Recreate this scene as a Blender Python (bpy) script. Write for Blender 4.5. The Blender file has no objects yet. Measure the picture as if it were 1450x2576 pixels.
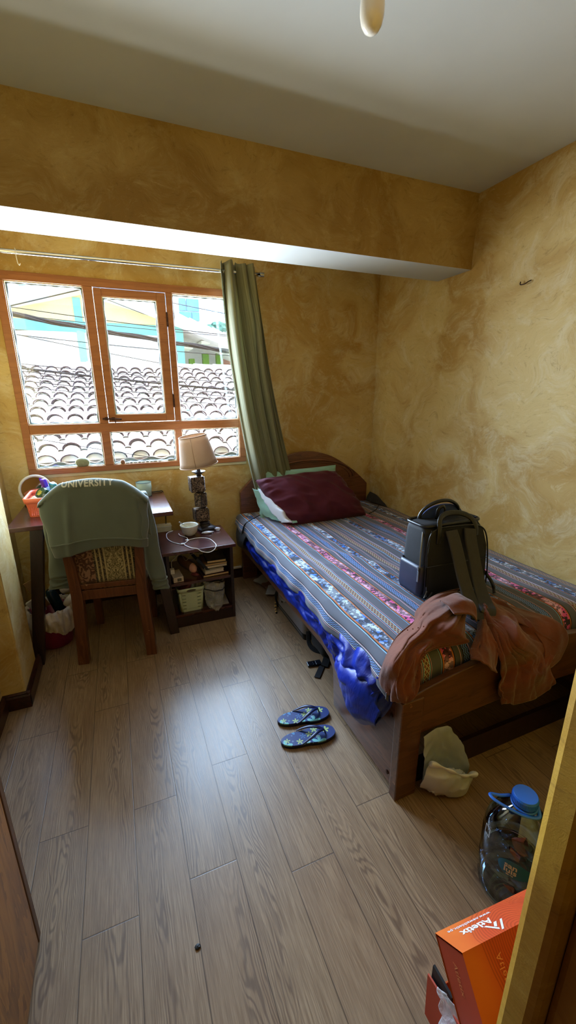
SKY_S, SUN_S, EXPO, SKY_P, ROOF_P = .8, 8.5, 0.1, 200, 112
import bpy, bmesh, math, random
from math import sin, cos, pi, radians as rad, sqrt, exp
from mathutils import Vector, Matrix, Euler, noise
random.seed(7)
SC = bpy.context.scene
COL = SC.collection
V = Vector

# ------------------------------------------------------------------ objects
def tag(o, label=None, cat=None, group=None, kind=None):
    if label: o['label'] = label
    if cat: o['category'] = cat
    if group: o['group'] = group
    if kind: o['kind'] = kind
    return o

def thing(name, label, cat, loc=(0, 0, 0), group=None):
    o = bpy.data.objects.new(name, None)
    o.empty_display_size = 0.05
    COL.objects.link(o)
    o.location = loc
    return tag(o, label, cat, group)

def world_loc(o):
    p = V((0, 0, 0))
    while o is not None:
        p += V(o.location)
        o = o.parent
    return p

def obj(name, geo, mat, parent=None, smooth=False, bevel=0, subd=0, solid=0, origin=None, auto=None, offs=0.0):
    """geo = (verts, faces[, uvs]) in world coordinates -> one mesh object"""
    vs, fs = geo[0], geo[1]
    me = bpy.data.meshes.new(name)
    org = world_loc(parent) if parent is not None else V(origin or (0, 0, 0))
    me.from_pydata([tuple(V(v) - org) for v in vs], [], fs)
    if len(geo) > 2 and geo[2]:
        uvl = me.uv_layers.new(name='UVMap')
        for l in me.loops:
            uvl.data[l.index].uv = geo[2][l.vertex_index]
    for m in (mat if isinstance(mat, (list, tuple)) else [mat]):
        me.materials.append(m)
    if len(geo) > 3 and geo[3]:
        for p, mi in zip(me.polygons, geo[3]): p.material_index = mi
    if smooth:
        for p in me.polygons: p.use_smooth = True
    me.update()
    o = bpy.data.objects.new(name, me)
    COL.objects.link(o)
    if parent is not None: o.parent = parent
    else: o.location = org
    if solid:
        m = o.modifiers.new('s', 'SOLIDIFY'); m.thickness = solid; m.offset = offs
    if bevel:
        m = o.modifiers.new('b', 'BEVEL'); m.width = bevel; m.segments = 2; m.limit_method = 'ANGLE'
        m.angle_limit = rad(40); m.harden_normals = False
    if subd:
        m = o.modifiers.new('u', 'SUBSURF'); m.levels = subd; m.render_levels = subd
    return o

def join(*geos):
    vs, fs, us, ms = [], [], [], []
    hasuv = any(len(g) > 2 and g[2] for g in geos)
    for k, g in enumerate(geos):
        n = len(vs)
        vs += [tuple(v) for v in g[0]]
        fs += [tuple(i + n for i in f) for f in g[1]]
        if hasuv: us += list(g[2]) if len(g) > 2 and g[2] else [(0, 0)] * len(g[0])
        ms += g[3] if len(g) > 3 and g[3] else [0] * len(g[1])
    return vs, fs, us if hasuv else None, ms

def setmat(g, i):
    return g[0], g[1], (g[2] if len(g) > 2 else None), [i] * len(g[1])

def xf(g, M):
    return tuple([[tuple(M @ V(v)) for v in g[0]]] + list(g[1:]))

def TR(loc=(0, 0, 0), rot=(0, 0, 0), sc=(1, 1, 1)):
    return Matrix.Translation(loc) @ Euler(rot).to_matrix().to_4x4() @ Matrix.Diagonal((*sc, 1))

def box(x0, x1, y0, y1, z0, z1):
    vs = [(x0, y0, z0), (x1, y0, z0), (x1, y1, z0), (x0, y1, z0), (x0, y0, z1), (x1, y0, z1), (x1, y1, z1), (x0, y1, z1)]
    return vs, [(0, 3, 2, 1), (4, 5, 6, 7), (0, 1, 5, 4), (1, 2, 6, 5), (2, 3, 7, 6), (3, 0, 4, 7)]

def cbox(c, s, rot=(0, 0, 0)):
    return xf(box(-s[0] / 2, s[0] / 2, -s[1] / 2, s[1] / 2, -s[2] / 2, s[2] / 2), TR(c, rot))

def hexa(b, t):
    """bottom quad (4 pts ccw from above), top quad"""
    return list(b) + list(t), [(0, 3, 2, 1), (4, 5, 6, 7), (0, 1, 5, 4), (1, 2, 6, 5), (2, 3, 7, 6), (3, 0, 4, 7)]

def beam(a, b, w, d, up=(0, 0, 1)):
    """bar from a to b with cross-section w (side) x d"""
    a, b = V(a), V(b); t = (b - a).normalized()
    s = t.cross(V(up)).normalized(); n = s.cross(t)
    r = []
    for p in (a, b):
        r += [p - s * w / 2 - n * d / 2, p + s * w / 2 - n * d / 2, p + s * w / 2 + n * d / 2, p - s * w / 2 + n * d / 2]
    return [tuple(p) for p in r], [(3, 2, 1, 0), (4, 5, 6, 7), (0, 1, 5, 4), (1, 2, 6, 5), (2, 3, 7, 6), (3, 0, 4, 7)]

def leg(x, y, z0, z1, w0, d0, w1, d1, x1=None, y1=None):
    x1 = x if x1 is None else x1; y1 = y if y1 is None else y1
    q = lambda X, Y, Z, w, d: [(X - w / 2, Y - d / 2, Z), (X + w / 2, Y - d / 2, Z), (X + w / 2, Y + d / 2, Z), (X - w / 2, Y + d / 2, Z)]
    return hexa(q(x, y, z0, w0, d0), q(x1, y1, z1, w1, d1))

def lathe(prof, n=32, c=(0, 0, 0), M=None, cap=True, sx=1, sy=1):
    vs, fs = [], []
    for r, z in prof:
        for k in range(n):
            a = 2 * pi * k / n
            vs.append((r * cos(a) * sx, r * sin(a) * sy, z))
    for i in range(len(prof) - 1):
        for k in range(n):
            a, b = i * n + k, i * n + (k + 1) % n
            fs.append((a, b, b + n, a + n))
    if cap:
        fs.append(tuple(range(n))[::-1]); fs.append(tuple((len(prof) - 1) * n + k for k in range(n)))
    M = (Matrix.Translation(c) @ M) if M is not None else Matrix.Translation(c)
    return xf((vs, fs), M)

def catmull(pts, n=8, closed=False):
    P = [V(p) for p in pts]; out = []
    m = len(P)
    rng = m if closed else m - 1
    for i in range(rng):
        if closed: a, b, c, d = P[(i - 1) % m], P[i], P[(i + 1) % m], P[(i + 2) % m]
        else: a, b, c, d = P[max(i - 1, 0)], P[i], P[i + 1], P[min(i + 2, m - 1)]
        for k in range(n):
            t = k / n
            out.append(0.5 * ((2 * b) + (c - a) * t + (2 * a - 5 * b + 4 * c - d) * t * t + (3 * b - a - 3 * c + d) * t ** 3))
    if not closed: out.append(P[-1])
    return out

def tube(pts, r, n=8, closed=False, flat=1.0, up=None):
    P = [V(p) for p in pts]; m = len(P); vs, fs = [], []
    N = None
    for i, p in enumerate(P):
        t = (P[(i + 1) % m] - P[i - 1]) if closed else (P[min(i + 1, m - 1)] - P[max(i - 1, 0)])
        if t.length < 1e-9: t = V((0, 0, 1))
        t.normalize()
        if up is not None: N = V(up) - t * V(up).dot(t)
        elif N is None:
            N = t.orthogonal()
        else:
            N = N - t * N.dot(t)
        if N.length < 1e-6: N = t.orthogonal()
        N.normalize()
        B = t.cross(N)
        rr = r(i / max(m - 1, 1)) if callable(r) else r
        for k in range(n):
            a = 2 * pi * k / n
            vs.append(tuple(p + N * (cos(a) * rr * flat) + B * (sin(a) * rr)))
    for i in range(m if closed else m - 1):
        j = (i + 1) % m
        for k in range(n):
            l = (k + 1) % n
            fs.append((i * n + k, i * n + l, j * n + l, j * n + k))
    if not closed:
        fs.append(tuple(range(n))[::-1]); fs.append(tuple((m - 1) * n + k for k in range(n)))
    return vs, fs

def grid(f, nu, nv, closeu=False, uvf=None, flip=False):
    vs, fs, us = [], [], []
    for j in range(nv + 1):
        for i in range(nu if closeu else nu + 1):
            u, v = i / nu, j / nv
            vs.append(tuple(f(u, v))); us.append(uvf(u, v) if uvf else (u, v))
    w = nu if closeu else nu + 1
    for j in range(nv):
        for i in range(nu):
            a, b = j * w + i, j * w + (i + 1) % w
            fs.append((a, b, b + w, a + w) if not flip else (a, a + w, b + w, b))
    return vs, fs, us

def net(N, nu=8, nv=8, wr=0.0, wf=14.0, seed=0, pf=None):
    """smooth surface through rows of control points"""
    cols = [catmull(r, nu) for r in N]
    m = len(cols[0])
    rows = [catmull([c[i] for c in cols], nv) for i in range(m)]
    H = len(rows[0]); vs, fs, us = [], [], []
    for i in range(m):
        for j in range(H):
            p = rows[i][j]
            if wr:
                q = p * wf + V((seed, seed * 1.7, 0))
                if pf:      # long folds running down the cloth
                    a, b = i / (m - 1), j / (H - 1)
                    w_ = noise.noise(V((a * 3 + seed, b * 2, 3))) * .5
                    n1 = 1 - abs(noise.noise(V((a * pf[1] + w_ + seed, b * pf[0] + w_ * 2, seed)))) * 3.2
                    n1 += .45 * (1 - abs(noise.noise(V((a * pf[1] * 2.3 + seed, b * pf[0] * 2.1 + w_ * 3, seed + 5)))) * 3)
                    p = p + V((0.3, -0.6, 0.75)) * wr * (n1 - .5)
                else:
                    n1 = 1 - abs(noise.noise(q)) * 2.2
                    p = p + V((0.35, -0.55, 0.75)) * wr * (n1 - .4 + 0.4 * noise.noise(q * 2.7))
            vs.append(tuple(p)); us.append((i / (m - 1), j / (H - 1)))
    for i in range(m - 1):
        for j in range(H - 1):
            fs.append((i * H + j, i * H + j + 1, (i + 1) * H + j + 1, (i + 1) * H + j))
    return vs, fs, us

def prism(poly, h, M=None):
    n = len(poly)
    vs = [(x, y, 0) for x, y in poly] + [(x, y, h) for x, y in poly]
    fs = [tuple(range(n))[::-1], tuple(range(n, 2 * n))] + [(i, (i + 1) % n, (i + 1) % n + n, i + n) for i in range(n)]
    g = (vs, fs)
    return xf(g, M) if M is not None else g

def blob(c, s, seed=0, amp=0.12, f=2.2, sub=5, ridge=True, fn=None, rot=(0, 0, 0), sq=1.0):
    bm = bmesh.new()
    bmesh.ops.create_icosphere(bm, subdivisions=sub, radius=1)
    M = TR(c, rot)
    vs = []
    for v in bm.verts:
        p = v.co.copy()
        if sq != 1.0:
            p = V([math.copysign(abs(t) ** sq, t) for t in p])
        q = v.co * f + V((seed * 3.1, seed, -seed))
        n1 = noise.noise(q); n2 = noise.noise(q * 2.3)
        if ridge: d = amp * (1 - 2.4 * abs(n1)) * .6 + amp * .35 * (1 - 2.4 * abs(n2))
        else: d = amp * n1
        p = p * (1 + d)
        p = V((p.x * s[0], p.y * s[1], p.z * s[2]))
        if fn: p = fn(p)
        vs.append(tuple(M @ p))
    fs = [tuple(v.index for v in f.verts) for f in bm.faces]
    bm.free()
    return vs, fs

def text_geo(s, size, M=None, ext=0.0, spacing=1.0, fn=None, bold=0.0, align='CENTER'):
    cu = bpy.data.curves.new('t', 'FONT'); cu.body = s; cu.size = size; cu.align_x = align
    cu.extrude = ext; cu.space_character = spacing; cu.offset = bold; cu.resolution_u = 3
    o = bpy.data.objects.new('t', cu); COL.objects.link(o)
    bpy.context.view_layer.update()
    dg = bpy.context.evaluated_depsgraph_get()
    me = bpy.data.meshes.new_from_object(o.evaluated_get(dg))
    vs = [tuple(v.co) for v in me.vertices]; fs = [tuple(p.vertices) for p in me.polygons]
    bpy.data.objects.remove(o); bpy.data.meshes.remove(me); bpy.data.curves.remove(cu)
    if fn: vs = [tuple(fn(V(v))) for v in vs]
    if M is not None: vs = [tuple(M @ V(v)) for v in vs]
    return vs, fs

# ------------------------------------------------------------------ materials
def srgb(r, g, b):
    f = lambda c: (c / 255 / 12.92) if c / 255 <= .04045 else ((c / 255 + .055) / 1.055) ** 2.4
    return (f(r), f(g), f(b), 1)

class NT:
    def __init__(s, name):
        s.m = bpy.data.materials.new(name); s.m.use_nodes = True
        s.t = s.m.node_tree; s.n = s.t.nodes
        s.b = s.n['Principled BSDF']; s.out = s.n['Material Output']
    def node(s, typ, **kw):
        n = s.n.new(typ)
        for k, v in kw.items(): setattr(n, k, v)
        return n
    def L(s, a, b): s.t.links.new(a, b)
    def put(s, sock, v):
        if isinstance(v, (int, float)): sock.default_value = v
        elif isinstance(v, (tuple, list)): sock.default_value = v
        else: s.L(v, sock)
    def math(s, op, a, b=0.0, c=None):
        n = s.node('ShaderNodeMath', operation=op)
        s.put(n.inputs[0], a); s.put(n.inputs[1], b)
        if c is not None: s.put(n.inputs[2], c)
        return n.outputs[0]
    def mix(s, f, a, b, mode='MIX'):
        n = s.node('ShaderNodeMix', data_type='RGBA', blend_type=mode)
        s.put(n.inputs[0], f); s.put(n.inputs[6], a); s.put(n.inputs[7], b)
        return n.outputs[2]
    def coord(s, kind='Object'):
        return s.node('ShaderNodeTexCoord').outputs[kind]
    def xyz(s, v):
        n = s.node('ShaderNodeSeparateXYZ'); s.L(v, n.inputs[0]); return n.outputs
    def comb(s, x, y, z=0.0):
        n = s.node('ShaderNodeCombineXYZ')
        for i, q in enumerate((x, y, z)): s.put(n.inputs[i], q)
        return n.outputs[0]
    def mapping(s, v, sc=(1, 1, 1), rot=(0, 0, 0), loc=(0, 0, 0)):
        n = s.node('ShaderNodeMapping'); s.L(v, n.inputs[0])
        n.inputs['Scale'].default_value = sc; n.inputs['Rotation'].default_value = rot; n.inputs['Location'].default_value = loc
        return n.outputs[0]
    def noise(s, v, scale=5, detail=4, rough=.55, dist=0.0, out='Fac'):
        n = s.node('ShaderNodeTexNoise'); s.put(n.inputs['Vector'], v)
        n.inputs['Scale'].default_value = scale; n.inputs['Detail'].default_value = detail
        n.inputs['Roughness'].default_value = rough; n.inputs['Distortion'].default_value = dist
        return n.outputs[out]
    def voro(s, v, scale=5, feature='F1', out='Distance', metric='EUCLIDEAN', rnd=1.0):
        n = s.node('ShaderNodeTexVoronoi', feature=feature, distance=metric); s.put(n.inputs['Vector'], v)
        n.inputs['Scale'].default_value = scale; n.inputs['Randomness'].default_value = rnd
        return n.outputs[out]
    def ramp(s, f, stops, interp='LINEAR'):
        n = s.node('ShaderNodeValToRGB'); s.put(n.inputs[0], f)
        cr = n.color_ramp; cr.interpolation = interp
        while len(cr.elements) < len(stops): cr.elements.new(0.5)
        for e, (p, c) in zip(cr.elements, stops):
            e.position = p; e.color = c if len(c) == 4 else (*c, 1)
        return n.outputs[0]
    def smooth(s, f, a, b):
        n = s.node('ShaderNodeMapRange', interpolation_type='SMOOTHSTEP'); s.put(n.inputs[0], f)
        n.inputs[1].default_value = a; n.inputs[2].default_value = b
        return n.outputs[0]
    def bump(s, h, strength=.3, dist=.01):
        n = s.node('ShaderNodeBump'); s.put(n.inputs['Height'], h)
        n.inputs['Strength'].default_value = strength; n.inputs['Distance'].default_value = dist
        s.L(n.outputs[0], s.b.inputs['Normal'])
    def set(s, **kw):
        for k, v in kw.items():
            s.put(s.b.inputs[{'base': 'Base Color', 'rough': 'Roughness', 'metal': 'Metallic', 'spec': 'Specular IOR Level',
                              'trans': 'Transmission Weight', 'ior': 'IOR', 'sheen': 'Sheen Weight', 'alpha': 'Alpha',
                              'coat': 'Coat Weight', 'em': 'Emission Color', 'es': 'Emission Strength',
                              'sss': 'Subsurface Weight'}[k]], v)
        return s

def simple(name, c, rough=.5, metal=0, var=.12, vs=12, bump=0, bs=60, spec=.5, coat=0, sheen=0, stretch=(1, 1, 1)):
    t = NT(name); v = t.mapping(t.coord(), stretch)
    n = t.noise(v, vs, 3)
    d = tuple(x * (1 - var) for x in c[:3]) + (1,); l = tuple(min(1, x * (1 + var)) for x in c[:3]) + (1,)
    t.set(base=t.mix(t.smooth(n, .3, .7), d, l), rough=rough, metal=metal, spec=spec, coat=coat, sheen=sheen)
    if bump: t.bump(t.noise(v, bs, 3), bump, .002)
    return t.m

def fabric(name, c, var=.1, weave=900, bump=.25, rough=.9, sheen=.1, fold=0.0):
    t = NT(name); v = t.coord()
    n = t.noise(v, 9, 3); fine = t.noise(v, weave, 1)
    d = tuple(x * (1 - var) for x in c[:3]) + (1,); l = tuple(min(1, x * (1 + var)) for x in c[:3]) + (1,)
    base = t.mix(t.smooth(n, .3, .7), d, l)
    base = t.mix(t.math('MULTIPLY', fine, .35), base, tuple(x * .55 for x in c[:3]) + (1,))
    t.set(base=base, rough=rough, sheen=sheen, spec=.2)
    h = fine
    if fold: h = t.math('ADD', t.math('MULTIPLY', fine, .1), t.math('MULTIPLY', t.noise(v, 18, 3, .6, .8), fold))
    t.bump(h, bump, .004 if fold else .001)
    return t.m

def wood(name, c1, c2, rough=.35, axis='Z', scale=1.0, coat=.2, bump=.08, wear=None):
    t = NT(name); v = t.coord()
    st = {'X': (1.5, 14, 14), 'Y': (14, 1.5, 14), 'Z': (14, 14, 1.5)}[axis]
    st = tuple(a * scale for a in st)
    m = t.mapping(v, st)
    a = t.noise(m, 1.0, 5, .6, 1.2)
    rings = t.math('FRACT', t.math('MULTIPLY', a, 7.0))
    fine = t.noise(t.mapping(v, tuple(q * 9 for q in st)), 1.0, 3)
    f = t.math('ADD', t.math('MULTIPLY', rings, .35), t.math('MULTIPLY', fine, .65))
    base = t.mix(t.smooth(f, .15, .75), c1, c2)
    if wear:
        w = t.smooth(t.noise(v, 22, 5, .7), .66, .70)
        base = t.mix(w, base, wear)
    t.set(base=base, rough=rough, coat=coat, spec=.4)
    t.b.inputs['Coat Roughness'].default_value = .25
    t.bump(fine, bump, .002)
    return t.m

# plaster: sponged ochre paint
def plaster(name, a, b, c, seed=0.0):
    t = NT(name); v = t.mapping(t.coord(), loc=(seed, seed * 2, seed * .5))
    warp = t.noise(v, 2.2, 2, out='Color')
    vv = t.node('ShaderNodeVectorMath', operation='MULTIPLY_ADD')
    t.L(warp, vv.inputs[0]); vv.inputs[1].default_value = (.5, .5, .5); t.L(v, vv.inputs[2])
    wv = vv.outputs[0]
    big = t.noise(wv, 1.9, 4, .55, .5)
    mid = t.noise(wv, 6, 8, .76, .4)
    stroke = t.noise(t.mapping(wv, (1, 1, 2.2), (.5, .3, .2)), 20, 9, .80, .7)
    base = t.mix(t.smooth(big, .38, .62), a, b)
    base = t.mix(t.math('MULTIPLY', t.smooth(mid, .46, .70), .58), base, c)
    base = t.mix(t.math('MULTIPLY', t.smooth(stroke, .53, .66), .5), base, tuple(x * .62 for x in b[:3]) + (1,))
    base = t.mix(t.math('MULTIPLY', t.smooth(stroke, .45, .33), .3), base, tuple(min(1, x * 1.25) for x in c[:3]) + (1,))
    t.set(base=base, rough=.62, spec=.3)
    h = t.math('ADD', t.math('MULTIPLY', stroke, .6), t.math('MULTIPLY', t.noise(v, 40, 4, .6), .35))
    t.bump(h, .35, .006)
    return t.m

MT = {}
MT['wall'] = plaster('ochre_plaster', srgb(200, 177, 120), srgb(174, 140, 74), srgb(210, 199, 164))
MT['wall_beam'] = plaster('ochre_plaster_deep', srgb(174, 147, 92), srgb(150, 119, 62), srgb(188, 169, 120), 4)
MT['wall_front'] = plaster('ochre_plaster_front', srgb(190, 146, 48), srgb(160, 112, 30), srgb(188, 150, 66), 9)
MT['ceil'] = simple('white_ceiling_paint', srgb(190, 194, 194), .85, var=.03, vs=3, bump=.08, bs=30)
MT['basebd'] = wood('dark_baseboard_wood', srgb(30, 14, 12), srgb(62, 30, 24), .3, 'Y', .6)
MT['white'] = simple('white_plastic', srgb(225, 225, 222), .4, var=.03)

# floor laminate
def floor_mat():
    t = NT('oak_laminate'); p = t.xyz(t.coord())
    X, Y = p[0], p[1]
    xi = t.math('DIVIDE', t.math('ADD', X, .256), .1555)
    idx = t.math('FLOOR', xi); fx = t.math('SUBTRACT', xi, idx)
    wn = t.node('ShaderNodeTexWhiteNoise', noise_dimensions='1D'); t.L(idx, wn.inputs['W'])
    par = t.math('ABSOLUTE', t.math('MODULO', idx, 2.0))
    off = t.math('ADD', t.math('MULTIPLY', par, .40), .94)
    off = t.math('ADD', off, t.math('MULTIPLY', t.math('SUBTRACT', wn.outputs['Value'], .5), .12))
    yi = t.math('DIVIDE', t.math('SUBTRACT', Y, off), .945)
    idy = t.math('FLOOR', yi); fy = t.math('SUBTRACT', yi, idy)
    ex = t.math('MINIMUM', fx, t.math('SUBTRACT', 1.0, fx)); ey = t.math('MINIMUM', fy, t.math('SUBTRACT', 1.0, fy))
    seam = t.math('MAXIMUM', t.math('SUBTRACT', 1.0, t.smooth(ex, .003, .014)), t.math('SUBTRACT', 1.0, t.smooth(ey, .0006, .0026)))
    w2 = t.node('ShaderNodeTexWhiteNoise', noise_dimensions='2D'); t.L(t.comb(idx, idy), w2.inputs['Vector'])
    r = w2.outputs['Value']
    # per plank coordinates; cathedral grain = contour lines of a long soft mound
    cx = t.math('SUBTRACT', fx, t.math('ADD', .3, t.math('MULTIPLY', r, .4)))
    cx2 = t.math('MULTIPLY', t.math('MULTIPLY', cx, cx), 5.5)
    yy = t.math('ADD', Y, t.math('MULTIPLY', r, 31.0))
    vec = t.comb(t.math('ADD', t.math('MULTIPLY', X, 7.0), t.math('MULTIPLY', r, 17.0)), t.math('MULTIPLY', yy, 1.5), t.math('MULTIPLY', r, 9.0))
    n1 = t.noise(vec, 1.0, 3, .5, .4)
    n2 = t.noise(t.comb(t.math('MULTIPLY', X, 30.0), t.math('MULTIPLY', yy, 5.0), r), 1.0, 3, .6, .3)
    hgt = t.math('ADD', t.math('ADD', cx2, t.math('MULTIPLY', n1, 2.6)), t.math('MULTIPLY', n2, .16))
    hgt = t.math('ADD', hgt, t.math('MULTIPLY', yy, .22))
    ring = t.math('FRACT', t.math('MULTIPLY', hgt, 9.0))
    line = t.math('SUBTRACT', 1.0, t.smooth(t.math('ABSOLUTE', t.math('SUBTRACT', ring, .5)), .06, .34))
    msk = t.smooth(t.noise(t.comb(t.math('MULTIPLY', X, 10.0), t.math('MULTIPLY', yy, 1.7), 3.0), 1.0, 2), .42, .6)
    fib = t.noise(t.comb(t.math('MULTIPLY', X, 260.0), t.math('MULTIPLY', yy, 9.0), r), 1.0, 3, .7)
    base = t.mix(t.smooth(fib, .3, .75), srgb(126, 101, 76), srgb(162, 136, 106))
    base = t.mix(t.math('MULTIPLY', t.math('SUBTRACT', r, .35), .3), base, srgb(134, 102, 76))
    base = t.mix(t.math('MULTIPLY', line, t.math('ADD', t.math('MULTIPLY', msk, .5), .13)), base, srgb(86, 64, 50))
    blot = t.smooth(t.noise(t.comb(t.math('MULTIPLY', X, 9.0), t.math('MULTIPLY', yy, 2.2), 7.0), 1.0, 4, .6), .56, .74)
    base = t.mix(t.math('MULTIPLY', blot, .4), base, srgb(108, 80, 60))
    base = t.mix(t.math('MULTIPLY', seam, .75), base, srgb(52, 36, 26))
    t.set(base=base, rough=t.math('ADD', .28, t.math('MULTIPLY', fib, .16)), spec=.5)
    t.bump(t.math('SUBTRACT', t.math('MULTIPLY', fib, .25), t.math('ADD', seam, t.math('MULTIPLY', line, .2))), .18, .0015)
    return t.m
MT['floor'] = floor_mat()

# glass that stays cheap: clear sheet with a weak reflection
def pane_mat():
    t = NT('window_glass')
    tr = t.node('ShaderNodeBsdfTransparent'); tr.inputs[0].default_value = (.96, .98, .98, 1)
    gl = t.node('ShaderNodeBsdfGlossy'); gl.inputs['Roughness'].default_value = .02
    mx = t.node('ShaderNodeMixShader')
    mx.inputs[0].default_value = .05
    t.L(tr.outputs[0], mx.inputs[1]); t.L(gl.outputs[0], mx.inputs[2]); t.L(mx.outputs[0], t.out.inputs[0])
    return t.m
MT['glass'] = pane_mat()

def clearplastic(name, tint, op=.25, rough=.2, scale=30, white=(.9, .9, .92, 1)):
    t = NT(name); v = t.coord()
    tr = t.node('ShaderNodeBsdfTransparent'); tr.inputs[0].default_value = tint
    t.set(base=white, rough=rough, spec=.8)
    t.bump(t.noise(v, scale, 4, .6, 1.0), .5, .01)
    n = t.noise(v, scale * .5, 4, .6, 1.0)
    lw = t.node('ShaderNodeLayerWeight'); lw.inputs[0].default_value = .35
    f = t.math('ADD', t.math('MULTIPLY', t.smooth(n, .35, .75), op), t.math('MULTIPLY', lw.outputs['Facing'], .35))
    f = t.math('MINIMUM', t.math('ADD', f, op * .4), 1.0)
    mx = t.node('ShaderNodeMixShader'); t.L(f, mx.inputs[0])
    t.L(tr.outputs[0], mx.inputs[1]); t.L(t.b.outputs[0], mx.inputs[2]); t.L(mx.outputs[0], t.out.inputs[0])
    return t.m

def thincloth(name, c, trans=.25, **k):
    """opaque-ish cloth that lets some light through"""
    t = NT(name); v = t.coord()
    return t
# ================================================================== THE ROOM
def struct(name, geo, mat, parent=None, **k):
    o = obj(name, geo, mat, parent, **k)
    if parent is None: o['kind'] = 'structure'
    return o
XL, XR, YB, ZC = -.72, 2.086, 3.12, 2.60
WX0, WX1, WZ0, WZ1 = -.571, .916, .981, 2.194
struct('floor', box(-2.2, 2.4, -1.9, 3.3, -.1, 0), MT['floor'])
struct('ceiling', box(-2.2, 2.4, -1.9, 3.42, ZC, ZC + .15), MT['ceil'])
struct('wall_back', join(box(XL - .3, WX0, YB, YB + .18, -.05, ZC), box(WX1, XR + .2, YB, YB + .18, -.05, ZC),
                         box(WX0, WX1, YB, YB + .18, -.05, WZ0), box(WX0, WX1, YB, YB + .18, WZ1, ZC)), MT['wall'])
struct('wall_right', box(XR, XR + .2, -.1, YB + .1, -.05, ZC), MT['wall'])
struct('wall_left', join(box(XL - .25, XL, 2.2, YB + .05, -.05, ZC), box(-1.0, -.665, .1, 2.2, -.05, ZC)), MT['wall'])
struct('pillar_left', box(-.74, -.565, 2.075, 2.36, -.02, ZC), MT['wall'], bevel=.008)
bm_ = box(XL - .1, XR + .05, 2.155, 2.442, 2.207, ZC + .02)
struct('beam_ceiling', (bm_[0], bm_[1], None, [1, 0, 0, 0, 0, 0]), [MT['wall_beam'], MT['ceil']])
# the partition with the doorway the photo is taken from, plus the passage behind
struct('wall_front', join(box(.45, XR + .05, .198, .248, -.02, ZC), box(.478, 1.6, .02, .20, -.02, ZC),
                          box(-1.0, -.41, .12, .205, -.02, ZC), box(-.42, .46, .12, .248, 2.12, ZC)), MT['wall_front'], bevel=.012)
struct('wall_passage', join(box(-1.1, -1.0, -1.8, .2, -.02, ZC), box(1.55, 1.65, -1.8, .1, -.02, ZC), box(-1.1, 1.65, -1.85, -1.75, -.02, ZC)), MT['wall_front'])

def bb(name, a, b, n, h=.085, d=.018):
    a, b = V((*a, 0)), V((*b, 0)); t = (b - a).normalized(); nn = V((*n, 0))
    pr = [(0, 0), (d, 0), (d, h * .78), (d * .55, h * .86), (d * .7, h * .93), (d * .3, h), (0, h)]
    vs = [tuple(p + nn * q + V((0, 0, z))) for p in (a, b) for q, z in pr]
    k = len(pr)
    return struct(name, (vs, [(i, (i + 1) % k, (i + 1) % k + k, i + k) for i in range(k)] + [tuple(range(k)), tuple(range(k, 2 * k))]), MT['basebd'])
bb('baseboard_back', (XL, YB), (XR, YB), (0, -1))
bb('baseboard_pillar', (-.565, 2.06), (-.565, 2.40), (1, 0))
bb('baseboard_pillar_front', (-.665, 2.075), (-.547, 2.075), (0, -1))
bb('baseboard_left', (-.665, .25), (-.665, 2.075), (1, 0))
bb('baseboard_recess', (XL, 2.36), (XL, YB), (1, 0))
bb('baseboard_right', (XR, .25), (XR, YB), (-1, 0))
struct('trim_1', box(.61, .84, YB - .022, YB, .085, .097), MT['white'])

# open door leaf on the left
MT['door'] = wood('varnished_door_wood', srgb(108, 66, 22), srgb(156, 104, 42), .42, 'Z', .55, .15)
MT['door_edge'] = wood('door_edge_wood', srgb(66, 40, 16), srgb(92, 58, 26), .5, 'Z', .6, .05)
dl = thing('door_1', None, None, (-.387, .21, 0)); dl['kind'] = 'structure'
obj('door_panel', box(-.407, -.367, .212, .985, .012, 2.05), MT['door'], dl, bevel=.002)
obj('door_edge', box(-.409, -.365, .985, 1.011, .008, 2.052), MT['door_edge'], dl, bevel=.003)

# ------------------------------------------------------------------ window
MT['frame'] = wood('window_orange_wood', srgb(138, 84, 44), srgb(158, 100, 56), .5, 'X', .35, .1, .05)
MT['putty'] = simple('weathered_putty', srgb(84, 92, 96), .8, var=.45, vs=40, bump=.5, bs=90)
MT['reveal'] = simple('pale_glazing_edge', srgb(186, 178, 136), .6, var=.06)
MT['iron'] = simple('rusty_iron', srgb(70, 44, 34), .5, .7, .3, 60)
win = thing('window_1', None, None, ((WX0 + WX1) / 2, YB, WZ0)); win['kind'] = 'structure'
FY0, FY1 = YB - .012, YB + .06
def fr(x0, x1, z0, z1, y0=FY0, y1=FY1): return box(x0, x1, y0, y1, z0, z1)
FT, FB, FL, FR = 2.145, 1.020, -.525, .867      # glass area limits
frame = join(fr(WX0, WX1, FT, WZ1), fr(WX0, WX1, WZ0, FB), fr(WX0, FL, FB, FT), fr(FR, WX1, FB, FT),
             fr(-.106, -.050, FB, 1.2485), fr(-.106, -.050, 1.3075, FT), fr(.395, .437, 1.31, FT), fr(.385, .435, FB, 1.25), fr(FL, FR, 1.248, 1.308))
obj('window_frame', frame, MT['frame'], win, bevel=.003)
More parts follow.
